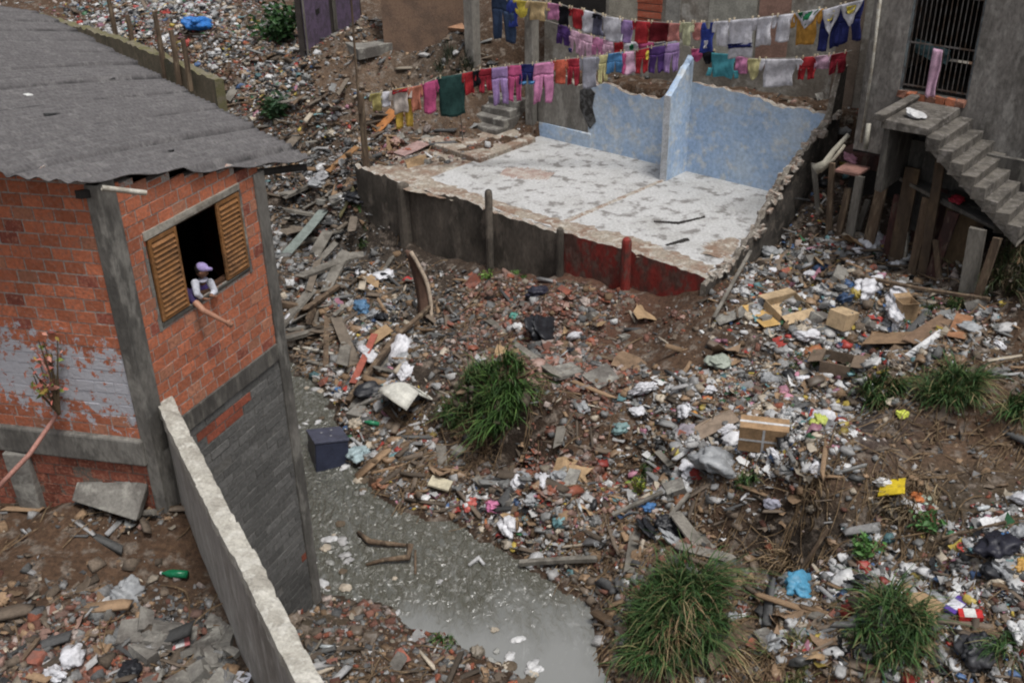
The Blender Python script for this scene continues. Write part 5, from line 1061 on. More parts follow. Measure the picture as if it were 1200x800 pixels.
board(655, 590, 668, 562, .22, .05, m_concrete, 'grey stone slab stuck in the brick rubble', 'stone_slab', 'slab', .1, .15)
board(640, 445, 675, 440, .45, .08, m_concrete, 'mossy grey slab right of the leafy clump', 'stone_slab', 'slab', .05, .08)
board(410, 470, 450, 458, .4, .05, m_concrete, 'flat grey slab at the lower end of the sloping beam', 'stone_slab', 'slab', .04, .06)
board(890, 690, 1000, 760, .06, .05, m_wood, 'long bare branch lying left of the round grass clump', 'branch', 'branch', .15, .12)
board(960, 650, 925, 690, .05, .04, m_wood, 'bare stalk on the slope above the blue bag', 'branch', 'branch', .3, .1)
board(710, 615, 770, 590, .07, .05, m_woodgrey, 'grey pole on the rubbish above the largest grass clump', 'branch', 'branch', .12, .12)
board(775, 620, 800, 595, .07, .05, m_woodgrey, 'short grey stick right of the grey pole', 'branch', 'branch', .1, .15)
board(1170, 640, 1095, 655, .05, .04, m_wood, 'thin dark stick near the black bag pile', 'branch', 'branch', .1, .1)
board(836, 392, 880, 330, .07, .05, m_woodgrey, 'grey pole lying along the foot of the broken side wall', 'pole', 'pole', .2, .5)
board(1000, 345, 1160, 378, .08, .06, m_wood, 'long brown board along the foot of the plank shed', lift0=.15, lift1=.1)
for a in ((424,358,.5,(.1,.2,.33),'pale blue bag beside the tangled white litter left of the mound'),(925,704,.42,(.08,.27,.42),'round turquoise bag among white litter right of the largest grass clump'),(404,385,.33,WH,'round white bag left of the brown cardboard and red plank'),
 (630,350,.55,(.03,.03,.045),'black bin bag on the brick rubble below the mouldy wall'),(1165,664,.55,(.02,.02,.03),'glossy black bag at the right among bright litter'),(1130,790,.5,(.05,.05,.055),'dark grey bag at the lower right edge'),
 (382,205,.6,(.3,.3,.31),'big grey sack left of the wooden pole'),(413,530,.5,(.33,.42,.44),'light blue plastic sheet caught beside the dark box in the stream'),(572,595,.35,(.6,.2,.36),'bright pink cloth bundle on the bank edge'),(545,592,.3,(.5,.12,.1),'small red cloth left of the bright pink bundle'),
 (862,527,.42,(.68,.68,.7),'white cloth left of the taped cardboard box'),(957,512,.32,(.45,.5,.12),'lime yellow bag above the dark sludge'),(1054,504,.2,(.55,.6,.1),'tiny lime bag on the bare soil'),(790,540,.3,(.5,.42,.1),'mustard yellow bag on the left of the rubbish heap'),
 (805,515,.35,(.3,.27,.3),'greyish mauve bag below the orange scrap'),(843,437,.42,(.3,.33,.28),'pale grey-green bag on the dark slope top'),(808,495,.25,(.55,.25,.05),'orange scrap of plastic in the rubbish heap'),(1066,602,.26,(.55,.18,.06),'orange bag right of the yellow one'),
 (1075,608,.3,(.4,.5,.42),'pale green plastic beside the orange bag'),(722,508,.3,(.16,.25,.25),'dark teal bag on the brown slope'),(668,765,.2,(.6,.06,.08),'small red scrap at the water edge'),(385,606,.35,(.28,.03,.03),'dark red rag at the foot of the brick house wall in the water'),(378,622,.35,(.4,.3,.12),'yellow brown rag below the dark red one'),
 (378,660,.28,WH,'white foam piece floating by the brick house wall'),(1110,720,.25,WH,'white bag above the purple carton'),(640,760,.2,WH,'white scrap floating near the lower stream bank'),(440,565,.3,(.25,.12,.07),'brown sodden lump at the edge of the stream'),
 (480,325,.3,(.45,.04,.04),'red rag left of the leaning beige mattress'),(385,190,.3,WH,'white bag near the corner of the corrugated roof'),(1186,770,.35,WH,'white bag in the lower right corner'),(1190,690,.3,(.6,.35,.1),'orange yellow wrapper at the right edge'),
 (246,20,.8,(.03,.17,.5),'bright blue tarpaulin bundle among rubbish above the corrugated roof'),(900,603,.3,(.42,.42,.5),'pale lilac rag on the brown slope'),(608,385,.25,WH,'white scrap beside the teal rag on the rubble'),(604,372,.25,(.1,.3,.25),'teal rag on the brick rubble'),(1060,395,.22,(.2,.35,.42),'blue grey bag beside the upright narrow box')):
    crumple(*a, cat='bag' if 'bag' in a[4] else ('rag' if 'rag' in a[4] or 'cloth' in a[4] else 'scrap'), name='plastic_bag' if 'bag' in a[4] or 'sack' in a[4] else 'crumpled_rag')
board(1022, 600, 1050, 603, .42, .02, pmat((.68, .5, .03), .4), 'bright yellow plastic sheet spread on the dry slope', 'yellow_sheet', 'plastic sheet', .2, .28)
# bottles and packets
def bottle(px, py, l, c, yaw, label):
    v, f = t_lathe([(-.5, .001), (-.5, .13), (.05, .145), (.22, .12), (.36, .05), (.46, .045)], 12); g = G(px, py); me = bpy.data.meshes.new('bottle'); me.from_pydata([tuple(p*l) for p in v], [], [tuple(map(int, q)) for q in f]); me.materials.append(pmat(c, .2)); me.polygons.foreach_set('use_smooth', [True]*len(me.polygons))
    root = thing('bottle', label, 'bottle', (0, 0, 0)); o = link('bottle_body', me, root); v, f = t_lathe([(.44, .001), (.44, .06), (.5, .06), (.5, .001)], 10); me = bpy.data.meshes.new('cap'); me.from_pydata([tuple(p*l) for p in v], [], [tuple(map(int, q)) for q in f]); me.materials.append(pmat((.5, .5, .5), .3)); link('cap', me, root)
    root.location = tuple(g+UP*.06); root.rotation_euler = (0, random.uniform(-.2, .2), yaw)
bottle(195, 662, .36, (.01, .16, .07), 2.9, 'green plastic bottle lying by the yard wall'); bottle(892, 456, .3, (.01, .22, .09), 1.5, 'small green bottle in the heap below the open carton'); bottle(432, 492, .34, (.03, .2, .1), 3.0, 'green bottle in the drift of debris by the dark box')
def packet(px, py, w_, d_, h_, c, c2, yaw, label, name='carton_packet'):
    root = thing(name, label, 'packet', (0, 0, 0)); mb = MB(); mb.box((-w_/2, -d_/2, 0), (w_, 0, 0), (0, d_, 0), (0, 0, h_)); mb.build('packet_body', pmat(c, .5), root, bevel=.004); mb = MB(); mb.box((-w_*.28, -d_/2-.002, h_+.001), (w_*.5, 0, 0), (0, d_+.004, 0), (0, 0, .002)); mb.build('label_band', pmat(c2, .5), root)
    root.location = tuple(G(px, py)+UP*.05); root.rotation_euler = (random.uniform(-.3, .3), random.uniform(-.2, .2), yaw)
packet(1108, 734, .32, .17, .08, (.1, .05, .3), (.6, .6, .65), .6, 'purple and white carton above the red one'); packet(1124, 745, .3, .16, .08, (.5, .03, .03), (.62, .62, .6), -.2, 'red and white carton below the purple one')
packet(200, 738, .2, .26, .02, (.55, .2, .2), (.6, .6, .6), .3, 'pink and white booklet on the stones in the yard', 'booklet'); packet(118, 690, .16, .09, .03, WH, LG, 1.2, 'small white packet on the yard soil')
packet(247, 794, .26, .34, .01, (.55, .57, .68), (.6, .62, .7), .2, 'pale lilac open magazine at the bottom edge by the yard wall', 'magazine'); packet(266, 792, .2, .34, .012, (.58, .6, .68), (.62, .62, .66), -.15, 'second pale paper just right of the open magazine', 'magazine')
v, f = t_lathe([(-.04, .001), (-.04, .3), (.0, .34), (.02, .3), (.02, .001)], 20); me = bpy.data.meshes.new('lid'); me.from_pydata([(p[1]*.5, p[2]*.5, p[0]*.5) for p in v], [], [tuple(map(int, q)) for q in f]); me.materials.append(pmat(LG, .3)); o = link('round_lid', me); o.location = tuple(G(1166, 684)+UP*.12); o.rotation_euler = (.4, .3, 0); tag(o, 'round pale lid below the glossy black bag', 'lid')
# dark box half sunk in the stream
bx = thing('storage_box', 'dark blue box with pale specks half sunk in the stream', 'box', (0, 0, 0)); mb = MB(); mb.box((-.33, -.42, -.3), (.66, 0, 0), (0, .84, 0), (0, 0, .62)); mb.build('box_body', pmat((.03, .035, .06), .35), bx, bevel=.02)
mb = MB(); mb.box((-.35, -.44, .3), (.7, 0, 0), (0, .88, 0), (0, 0, .05)); lidp = mb.build('lid', pmat((.07, .075, .11), .35), bx, bevel=.012)
for q in ((-.12, .1), (.1, .22), (.02, -.15)): mb = MB(); mb.box((q[0], q[1], .351), (.04, 0, 0), (0, .03, 0), (0, 0, .004)); mb.build('white_speck', pmat(WH), lidp)
bx.location = tuple(P(380, 520, .12)); bx.rotation_euler = (-.25, .12, .35)
# white moulded shell
mb = MB(); vs = []; n = 14
for j in range(9):
    for i in range(n+1):
        a = -2.35+4.7*i/n; q = j/8; rr = (.16+.3*q)*(1+.1*math.sin(a*2+1)); vs.append((math.cos(a)*rr*.95, math.sin(a)*rr*1.25, .30*(1-q**2.2)))
mb.add(vs, [(j*(n+1)+i, j*(n+1)+i+1, (j+1)*(n+1)+i+1, (j+1)*(n+1)+i) for j in range(8) for i in range(n)]); mb.add([(math.cos(-2.35+4.7*i/n)*.16, math.sin(-2.35+4.7*i/n)*.2, .301) for i in range(n+1)], [tuple(range(n+1))])
ws = mb.build('moulded_shell', pmat((.6, .59, .53), .5), smooth=True); ws.modifiers.new('t', 'SOLIDIFY').thickness = .025; ws.scale = (1.4, 1.4, 1.3); ws.location = tuple(G(478, 484)+UP*.2); ws.rotation_euler = (.75, -.1, 2.3); tag(ws, 'white moulded plastic shell lying on the bank above the stream', 'plastic shell')
# leaning mattress panel
g0 = G(500, 372); g1 = onplane(482, 290, g0+DD*.1, DD); mb = MB(); vs = []; u = DC
for j in range(9):
    t = j/8; p = g0+(g1-g0)*t+DD*.16*math.sin(t*PI); w_ = .34*(1-.55*max(0, t-.55)/.45)
    vs += [p-u*w_*.8-UP*.02, p-u*w_*.2-DD*.05, p+u*w_*.35-DD*.02, p+u*w_*.6]
mb.add(vs, [(j*4+i, j*4+i+1, (j+1)*4+i+1, (j+1)*4+i) for j in range(8) for i in range(3)]); mt = mb.build('foam_mattress', pmat((.15, .09, .065), .95), smooth=True); s_ = mt.modifiers.new('t', 'SOLIDIFY'); s_.thickness = .07
tag(mt, 'brown and beige foam mattress leaning upright on the bank', 'mattress')
mb = MB(); mb.tube([np.array(vs[j*4+3])+UP*.01 for j in range(9)], .05, 7); mb.build('beige_edge', pmat((.42, .34, .26), .9), mt, smooth=True)
# branches stuck in the stream
def branch(pts_, rads, label, name='branch', m_=m_wood):
    mb = MB(); mb.tube([P(*q) for q in pts_], rads, 7); return tag(mb.build(name, m_, smooth=True), label, 'branch')
branch([(412, 617, .03), (425, 628, .1), (445, 631, .08), (468, 634, .05)], [.04, .055, .05, .03], 'upper curved dark branch lying in the stream'); branch([(420, 655, .02), (440, 650, .08), (470, 648, .12), (472, 632, .3)], [.03, .04, .06, .07], 'lower hooked branch standing out of the stream')
branch([(477, 668, .0), (478, 640, .15)], [.02, .02], 'short thin stick upright in the stream')
branch([(540, 660, .02), (552, 652, .06), (558, 660, .03)], [.03, .05, .03], 'small white twisted scrap drifting in the stream', m_=pmat(WH))
# things in the yard: tilted slab, pipe
mb = MB(); a_ = P(80, 570, 3.95); mb.box(a_, P(158, 592, 3.95)-a_, OUTA*-.35+UP*.28, OUTA*.08+UP*.06, jit=.02); tag(mb.build('broken_slab', m_concrete, bevel=.02), 'broken concrete slab leaning against the foot of the brick house', 'slab')
mb = MB(); a_ = onplane(70, 460, C0+OUTA*.03, OUTA); mb.tube([onplane(45, 395, C0+OUTA*.06, OUTA), onplane(60, 430, C0+OUTA*.07, OUTA), a_+OUTA*.06, onplane(30, 512, C0+OUTA*.5, OUTA), onplane(-12, 553, C0+OUTA*.95, OUTA)], [.012, .014, .028, .03, .03], 8); tag(mb.build('pink_hose', pmat((.4, .2, .16), .6), smooth=True), 'pinkish hose bending down from the ledge of the brick house', 'hose')
mb = MB(); mb.tube([G(148, 588)+UP*.02, G(176, 596)+UP*.15], .045, 8); tag(mb.build('wooden_stick', m_woodgrey), 'short pale stick at the corner of the yard wall and the house', 'stick')
# timber props, right
for i, (x0, y0, x1, y1, w_, m_, lb) in enumerate(((1050,328,1076,214,15,m_boardb,'broad brown plank propping the stair platform'),(1082,342,1113,188,10,m_boardb,'long slender brown prop reaching up to the stair'),(1134,366,1150,288,17,m_woodgrey,'pale grey plank at the right end of the shed'),
   (1018,308,1040,232,12,m_wood,'dark plank second from the left of the props'),(998,296,1014,222,10,m_woodgrey,'thin grey plank left of the dark ones'),(1030,300,1036,238,5,m_pipe,'thin pale rod between the dark planks'),
   (975,288,982,205,6,m_wood,'thin dark stake by the broken side wall'),(965,262,960,205,5,m_woodgrey,'leftmost thin stake beside the broken wall'),(1008,285,1022,250,6,m_woodgrey,'short grey stake among the left props'),(1104,345,1100,300,6,m_wood,'short stump between the dark sheets'),(1040,318,1058,245,7,m_rust,'narrow rust coloured plank left of the broad brown one'),(1062,330,1068,262,5,m_pipe,'thin whitish rod right of the broad brown plank'),(1070,338,1092,250,9,m_wood,'dark plank leaning between the broad plank and the slender prop'),(985,292,1000,235,8,m_wood,'crooked dark plank by the whitish pipes'),(1090,345,1122,268,12,m_rust,'wide rusty board right of the slender prop'),(1146,368,1172,300,8,m_wood,'dark plank beyond the pale grey one'))):
    g = G(x0, y0); o = px_post(None, 'wooden_prop', x0, y0, x1, y1, g[2], w_, m_, .07); tag(o, lb, 'prop', 'wooden props under the stair')
def limb(pts_, rads, m_, label, name, cat):
    mb = MB(); mb.tube(pts_, rads, 8); return tag(mb.build(name, m_, smooth=True), label, cat)
q = onD(962, 212, 3.2); limb([q, onD(975, 205, 3.3), onD(985, 190, 3.4), onD(1003, 172, 3.6)], [.13, .1, .06, .05], pmat((.45, .42, .34), .6), 'pale forked pipe hooked over the broken side wall', 'broken_pipe', 'pipe')
limb([onD(968, 214, 3.2), onD(985, 200, 3.3), onD(998, 184, 3.4)], [.05, .04, .035], pmat((.42, .38, .3), .6), 'second thinner pale pipe under the forked one', 'broken_pipe', 'pipe')
limb([onD(1027, 160, 3.0), onD(1022, 190, 2.9)], [.05, .05], pmat((.4, .38, .32), .6), 'short pale pipe at the left end of the landing', 'broken_pipe', 'pipe')
q0 = P(985, 215, 4.3); mb = MB(); mb.box(q0, P(1012, 222, 4.3)-q0, DD*.6, UP*.05); tag(mb.build('pink_board', pmat((.3, .16, .13), .9)), 'pinkish board lying level beside the broken wall', 'board')
mb = MB(); q0 = P(990, 203, 4.1); mb.box(q0, DC*1.1, DD*.9, UP*.2, jit=.05); tag(mb.build('earth_ledge', m_rust), 'dark reddish ledge behind the pinkish board', 'ledge')
for j, (x_, y_, c_, lb) in enumerate(((1005, 200, PK, 'pink rag on the reddish ledge'), (1050, 215, LG, 'grey cloth heap on the shed platform'), (1080, 150, WH, 'white scrap on the stair landing'), (1128, 253, (.4, .03, .05), 'small red scrap on the shed roof'), (1062, 212, WH, 'white rag beside the grey cloth heap'))):
    zz_ = (4.35, 4.6, 6.04, 4.45, 4.6)[j]; o = crumple(900, 500, .3, c_, lb, 'rag', 'crumpled_rag', seed=900+j, flat=.3); o.location = tuple(P(x_, y_, zz_+.05))

# ------------------------------------------------------------------ many of a kind: single bags, bottles, boards, bricks
def many(name, cat, protos, kind, n, seed, size, label, group, lift=.2, tilt=.35, ymax=30):
    """protos: meshes; the first copy of each is a fresh object, the rest obj.copy()"""
    x, y, z, zi = candidates(kind, n*6, seed, ymax); r = np.random.default_rng(seed); px_, py_ = proj_np(x, y, z); vis_ = np.where((px_ > 5) & (px_ < 1195) & (py_ > 5) & (py_ < 795))[0]; sel = r.permutation(vis_)[:n]
    src = []
    for k, i in enumerate(sel):
        j = k % len(protos)
        if k < len(protos): o = bpy.data.objects.new(name, protos[j]); src.append(o)
        else: o = src[j].copy()
        COL.objects.link(o); s_ = size*math.exp(r.normal(0, .3)); o.scale = (s_, s_*r.uniform(.7, 1.1), s_*r.uniform(.7, 1)); o.location = (x[i], y[i], z[i]+s_*lift); o.rotation_euler = (r.normal(0, tilt), r.normal(0, tilt), r.uniform(0, 6.28)); tag(o, label, cat, group)
def proto(v, f, m_, smooth=True, nm='piece'):
    me = bpy.data.meshes.new(nm); me.from_pydata([tuple(map(float, p)) for p in v], [], [tuple(map(int, q)) for q in f]); me.materials.append(m_)
    if smooth: me.polygons.foreach_set('use_smooth', [True]*len(me.polygons))
    return me
def bags(c, k0, k=4): return [proto(*crumple_mesh(500+k0+i, 3, .55), pmat(c, .4)) for i in range(k)]
many('white_bag', 'bag', bags((.62, .62, .65), 0), 0, 62, 201, .3, 'small white crumpled bag, one of many scattered in the rubbish', 'white plastic bags')
many('grey_bag', 'bag', bags((.3, .31, .32), 10), 0, 34, 202, .32, 'small light grey crumpled bag, one of many scattered in the rubbish', 'grey plastic bags')
many('black_bag', 'bag', bags((.02, .021, .025), 20, 3), 0, 14, 203, .38, 'small black crumpled bag, one of several scattered in the rubbish', 'small black plastic bags')
many('blue_bag', 'bag', bags((.07, .17, .36), 30, 2), 0, 9, 204, .22, 'tiny blue crumpled bag, one of several scattered in the rubbish', 'small blue plastic bags')
many('clear_bottle', 'bottle', [proto(*t_lathe([(-.5, .001), (-.5, .13), (.05, .145), (.22, .12), (.36, .05), (.5, .045), (.5, .001)], 10), pmat((.42, .45, .46), .15))], 0, 22, 205, .28, 'empty clear plastic bottle lying in the rubbish', 'clear plastic bottles')
cv, cf = t_chunk()
many('broken_block', 'block', [proto(*t_chunk(), m_concrete, False) for _ in range(5)], 3, 46, 206, .3, 'broken lump of grey concrete block on the ground', 'broken concrete lumps', lift=.05)
many('broken_brick', 'brick', [proto(*t_chunk(), mat('brick_bit', (.3, .1, .065), (.2, .1, .08), scale=5), False) for _ in range(4)], 2, 40, 207, .2, 'broken reddish brick lying on the ground', 'broken bricks', lift=.1)
many('scrap_board', 'board', [proto(*t_plank(), m_woodgrey, False) for _ in range(3)]+[proto(*t_plank(), m_wood, False) for _ in range(3)], 4, 46, 208, .75, 'weathered broken board lying among the rubbish', 'weathered broken boards', lift=.06, tilt=.18)
many('cardboard_piece', 'cardboard', [proto(*t_sheet(), pmat(CBX, .9), False) for _ in range(4)]+[proto(*t_sheet(), pmat((.25, .17, .11), .9), False) for _ in range(2)], 1, 34, 209, .42, 'torn piece of brown cardboard lying in the rubbish', 'torn cardboard pieces', lift=.15)
# stones heaped by the yard wall
r = np.random.default_rng(77); protos_ = [proto(*t_chunk(), m_concrete, False) for _ in range(4)]; src = []
for k in range(34):
    px, py = r.uniform(150, 262), r.uniform(715, 798); g = G(px, py); o = bpy.data.objects.new('building_stone', protos_[k]) if k < 4 else src[k % 4].copy()
    if k < 4: src.append(o)
    COL.objects.link(o); s_ = r.uniform(.12, .3); o.scale = (s_, s_, s_); o.location = tuple(g+UP*s_*.15); o.rotation_euler = tuple(r.uniform(-.5, .5, 3)*np.array([1, 1, 6])); tag(o, 'angular grey stone in the heap beside the yard wall', 'stone', 'grey stones heaped beside the yard wall')

# ------------------------------------------------------------------ people at the window
m_skin = mat('skin', (.36, .19, .125), (.32, .16, .105), scale=4, fine=60, bump=.05, rough=.55, fineamt=.06); m_skin2 = mat('child_skin', (.22, .11, .07), (.19, .095, .06), scale=4, fine=60, bump=.05, rough=.55, fineamt=.06)
def capsule(mb, pts_, rad, n=14):
    """tapered limb with rounded ends"""
    pts_ = [np.asarray(p, float) for p in pts_]; rad = list(rad); t0 = pts_[0]-pts_[1]; t0 /= np.linalg.norm(t0); t1 = pts_[-1]-pts_[-2]; t1 /= np.linalg.norm(t1); a, b = rad[0], rad[-1]
    P_ = [pts_[0]+t0*a*.98, pts_[0]+t0*a*.8, pts_[0]+t0*a*.45]+pts_+[pts_[-1]+t1*b*.45, pts_[-1]+t1*b*.8, pts_[-1]+t1*b*.98]; R_ = [a*.15, a*.6, a*.9]+rad+[b*.9, b*.6, b*.15]; mb.tube(P_, R_, n)
def ellipsoid(mb, c, ax, rr):
    v, f = ico(2); c = np.asarray(c); mb.add([c+ax[0]*p[0]*rr[0]+ax[1]*p[1]*rr[1]+ax[2]*p[2]*rr[2] for p in v], [tuple(map(int, q)) for q in f])
def voxel(mb, name, m_, parent, vx, it=6):
    o = mb.build(name, m_, parent); rm = o.modifiers.new('union', 'REMESH'); rm.mode = 'VOXEL'; rm.voxel_size = vx; rm.use_smooth_shade = True; s_ = o.modifiers.new('soft', 'SMOOTH'); s_.iterations = it; s_.factor = .5; return o
def SB(s, o, z): return R0+DB*s+OUTB*o+UP*z
def hand_(mb, wrist, d, side, k=1.):
    d = d/np.linalg.norm(d); side = side-d*np.dot(side, d); side /= np.linalg.norm(side); nn = np.cross(d, side); capsule(mb, [wrist, wrist+d*.05*k, wrist+d*.085*k], [.021*k, .03*k, .028*k])
    capsule(mb, [wrist+d*.04*k+side*.018*k, wrist+d*.07*k-side*.018*k], [.026*k, .024*k])
    for i, (off, l) in enumerate(((.028, .07), (.010, .08), (-.008, .074), (-.026, .058))):
        b0 = wrist+d*.088*k+side*off*k; capsule(mb, [b0, b0+(d+side*off*3)*l*.5*k, b0+(d*.85+side*off*4-nn*.35)*l*k], [.0092*k, .0085*k, .007*k], 8)
    b0 = wrist+d*.03*k+side*.03*k; capsule(mb, [b0, b0+(d*.6+side*.6)*.035*k, b0+(d*.9+side*.5)*.06*k], [.012*k, .0105*k, .008*k], 8)
# adult, mostly behind the shutter, one arm stretched out over the sill
ad = thing('person', 'person behind the left shutter stretching one bare arm out of the window', 'person', SB(-2.0, -.4, 5.25)); mb = MB()
S_ = onB(222, 331, -.10); EL = onB(240, 351, .16); WR = onB(265, 365, .34); hips = SB(-2.02, -.42, 6.08); ch = SB(-2.0, -.3, 6.42); nk = SB(-2.02, -.24, 6.62)
capsule(mb, [hips, (hips+ch)/2, ch], [.15, .13, .14]); capsule(mb, [S_-OUTB*.02, SB(-2.22, -.3, 6.52)], [.065, .065]); capsule(mb, [ch, nk, nk+UP*.06+OUTB*.02], [.08, .052, .05])
capsule(mb, [S_, (S_+EL)/2, EL], [.052, .046, .037]); capsule(mb, [EL, EL*.6+WR*.4, WR], [.037, .036, .024]); hand_(mb, WR, onB(276, 372, .38)-WR, UP)
for sg in (-.09, .09): capsule(mb, [hips+DB*sg, SB(-2.02+sg*1.2, -.36, 5.68), SB(-2.02+sg*1.2, -.42, 5.31)], [.09, .06, .042]); capsule(mb, [SB(-2.02+sg*1.2, -.45, 5.29), SB(-2.02+sg*1.2, -.24, 5.275)], [.035, .028])
capsule(mb, [SB(-2.22, -.3, 6.52), SB(-2.25, -.3, 6.25), SB(-2.12, -.17, 6.33)], [.055, .042, .03]); hand_(mb, SB(-2.12, -.17, 6.34), DB+OUTB*.2, OUTB)
hc = nk+UP*.2+OUTB*.05; ellipsoid(mb, hc, (DB, OUTB, UP), (.075, .095, .115)); ellipsoid(mb, hc+OUTB*.09-UP*.01, (DB, OUTB, UP), (.014, .022, .022)); ellipsoid(mb, hc+OUTB*.075-UP*.06, (DB, OUTB, UP), (.03, .02, .03))
for sg in (-1, 1): ellipsoid(mb, hc+DB*.076*sg, (DB, OUTB, UP), (.012, .018, .03))
voxel(mb, 'body', m_skin, ad, .0065)
mb = MB(); capsule(mb, [hips-UP*.02, (hips+ch)/2, ch+UP*.04], [.165, .15, .16]); capsule(mb, [S_-OUTB*.03, SB(-2.22, -.3, 6.52)], [.08, .08]); capsule(mb, [S_, S_*.62+EL*.38], [.07, .06]); voxel(mb, 'shirt', pmat((.045, .03, .10), .9), ad, .01)
mb = MB(); ellipsoid(mb, hc+UP*.03-OUTB*.02, (DB, OUTB, UP), (.087, .1, .11)); voxel(mb, 'hair', pmat((.015, .012, .01), .8), ad, .01)
mb = MB(); capsule(mb, [hips-UP*.05+DB*.09, SB(-1.9, -.36, 5.72)], [.11, .085]); capsule(mb, [hips-UP*.05-DB*.09, SB(-2.14, -.36, 5.72)], [.11, .085]); voxel(mb, 'shorts', pmat((.03, .03, .04), .9), ad, .012)
# child leaning on the sill
kd = thing('person', 'small child in a lilac cap and white and purple shirt leaning on the window sill', 'person', SB(-1.42, -.3, 5.25)); mb = MB()
hc = onB(239.5, 304, -.03); nk = onB(239.5, 314, -.06); ch = onB(240, 324, -.13); hp = SB(-1.44, -.34, 6.02); fw = OUTB*.86+DB*.35-UP*.35; fw /= np.linalg.norm(fw); hu = UP+OUTB*.25; hu -= fw*np.dot(hu, fw); hu /= np.linalg.norm(hu); hs_ = np.cross(hu, fw)
capsule(mb, [hp, (hp+ch)/2, ch], [.105, .1, .095]); capsule(mb, [ch, nk, (nk+hc)/2], [.06, .036, .036]); ellipsoid(mb, hc, (hs_, fw, hu), (.066, .078, .092)); ellipsoid(mb, hc+fw*.074-hu*.012, (hs_, fw, hu), (.011, .017, .015)); ellipsoid(mb, hc+fw*.05-hu*.05, (hs_, fw, hu), (.028, .024, .026))
for sg in (-1, 1): ellipsoid(mb, hc+hs_*.066*sg-hu*.008, (hs_, fw, hu), (.009, .014, .022))
SL, SR = onB(231.5, 319, -.02), onB(249, 319, -.02); EL_, ER = onB(233, 331, .06), onB(254, 329, .02); HL, HR = onB(240, 337, .075), onB(249, 334, .05)
for a_, b_, c_ in ((SL, EL_, HL), (SR, ER, HR)): capsule(mb, [a_, b_], [.042, .032]); capsule(mb, [b_, c_], [.03, .02]); hand_(mb, c_, (DB*.7+OUTB*.2-UP*.35), OUTB, .62)
for sg in (-.07, .07): capsule(mb, [hp+DB*sg, SB(-1.44+sg, -.3, 5.68), SB(-1.44+sg, -.36, 5.3)], [.07, .05, .035]); capsule(mb, [SB(-1.44+sg, -.38, 5.29), SB(-1.44+sg, -.22, 5.275)], [.03, .024])
voxel(mb, 'body', m_skin2, kd, .0055)
mb = MB(); capsule(mb, [hp, (hp+ch)/2, ch+UP*.02], [.118, .115, .108]); voxel(mb, 'shirt', pmat((.11, .075, .26), .9), kd, .009)
mb = MB()
for a_, b_, c_ in ((SL, EL_, HL), (SR, ER, HR)): capsule(mb, [a_+UP*.008, b_], [.052, .042]); capsule(mb, [b_, b_*.4+c_*.6], [.04, .032])
voxel(mb, 'white_sleeves', pmat((.55, .56, .62), .9), kd, .008)
mb = MB(); ellipsoid(mb, nk-UP*.01+OUTB*.008, (DB, OUTB, UP), (.075, .07, .028)); voxel(mb, 'white_collar', pmat((.5, .5, .6), .9), kd, .008)
mb = MB(); ellipsoid(mb, hc+hu*.05-fw*.004, (hs_, fw, hu), (.07, .078, .06)); capsule(mb, [hc+hu*.06+fw*.06-hs_*.02, hc+hu*.05+fw*.1+hs_*.02], [.03, .025]); voxel(mb, 'cap', pmat((.3, .24, .45), .8), kd, .007)
mb = MB(); ellipsoid(mb, hc+hu*.02-fw*.02, (hs_, fw, hu), (.07, .075, .08)); voxel(mb, 'hair', pmat((.02, .014, .01), .8), kd, .008)
for sg in (-1, 1): mb = MB(); ellipsoid(mb, hc+fw*.071+hs_*.026*sg+hu*.006, (hs_, fw, hu), (.011, .008, .007)); mb.build('eye', pmat((.03, .02, .02), .2), kd, smooth=True)
mb = MB(); ellipsoid(mb, hc+fw*.074-hu*.042, (hs_, fw, hu), (.018, .006, .005)); mb.build('mouth', pmat((.16, .05, .045), .5), kd, smooth=True)

mb = MB(); pr_ = [(-7.62, 4.1), (-7.3, 4.25), (-7.1, 4.1), (-7.18, 3.7), (-7.05, 3.3), (-7.25, 3.05), (-7.42, 3.3), (-7.6, 3.6)]
mb.add([RC(c_, 5.415, z_) for c_, z_ in pr_]+[RC(c_, 5.46, z_) for c_, z_ in pr_], [tuple(range(8))]+[(i, (i+1) % 8, 8+(i+1) % 8, 8+i) for i in range(8)]); mb.build('sooty_break', mat('soot', (.03, .028, .026), (.12, .12, .12), scale=6, bump=.4), ruin)

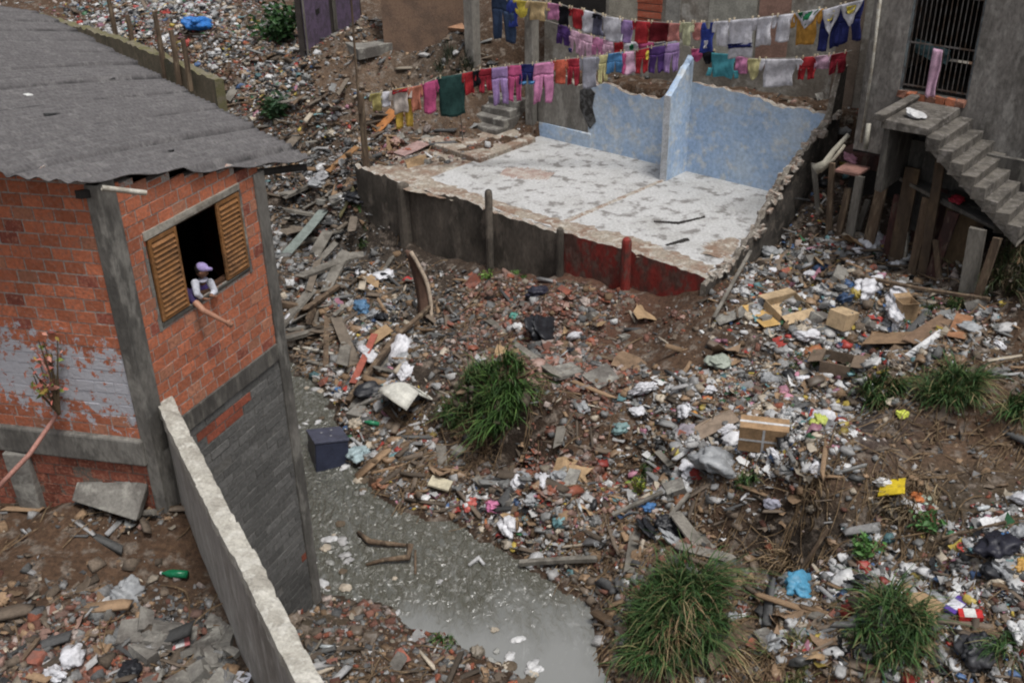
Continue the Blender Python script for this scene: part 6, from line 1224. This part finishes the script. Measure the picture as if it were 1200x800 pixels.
# scraps afloat along the stream edges
r = np.random.default_rng(91); protos_ = [proto(*crumple_mesh(700+i, 2, .4), pmat(c)) for i, c in enumerate((WH, LG, CR, (.12, .09, .06), (.3, .3, .28)))]; src = []
spots_ = [(r.uniform(362, 400), r.uniform(600, 690)) for _ in range(14)]+[(r.uniform(395, 440), r.uniform(500, 570)) for _ in range(10)]+[(560+60*t+r.normal(0, 8), 770+25*t+r.normal(0, 8)) for t in r.random(16)]+[(r.uniform(345, 385), r.uniform(440, 500)) for _ in range(10)]+[(r.uniform(430, 640), r.uniform(620, 760)) for _ in range(8)]
for k, (a, b) in enumerate(spots_):
    o = bpy.data.objects.new('floating_scrap', protos_[k]) if k < 5 else src[k % 5].copy()
    if k < 5: src.append(o)
    COL.objects.link(o); s_ = r.uniform(.07, .22); o.scale = (s_, s_, s_*.8); o.location = tuple(P(a, b, .01)); o.rotation_euler = (0, 0, r.uniform(0, 6)); tag(o, 'small sodden scrap floating on the grey stream', 'scrap', 'scraps floating on the stream')

# broken timber sliding down the gully beside the brick house
r = np.random.default_rng(55); protos_ = [proto(*t_plank(), m_woodgrey, False) for _ in range(4)]+[proto(*t_stick(), m_wood, False) for _ in range(3)]+[proto(*t_plank(), pmat((.17, .14, .11), .9), False) for _ in range(2)]; src = []
for k in range(64):
    a, b = r.uniform(0, 1), r.uniform(0, 1); px = (345+75*a-.05*b) if k % 3 else r.uniform(250, 420); py = (210+200*b) if k % 3 else r.uniform(70, 190); g = G(px, py)
    if blocked(g[:1], g[1:2], g[2:3])[0]: continue
    i = len(src) if len(src) < 9 else int(r.integers(9)); o = bpy.data.objects.new('gully_timber', protos_[i]) if len(src) < 9 else src[i].copy()
    if len(src) < 9: src.append(o)
    COL.objects.link(o); s_ = r.uniform(.7, 1.7); o.scale = (s_, s_*r.uniform(.7, 1.2), s_); o.location = tuple(g+UP*(.08+.05*s_)); o.rotation_euler = (r.normal(0, .2), r.normal(0, .22), r.normal(1.0, .5)); tag(o, 'greyish broken timber lying in the debris gully beyond the brick house', 'timber', 'broken timber in the gully')
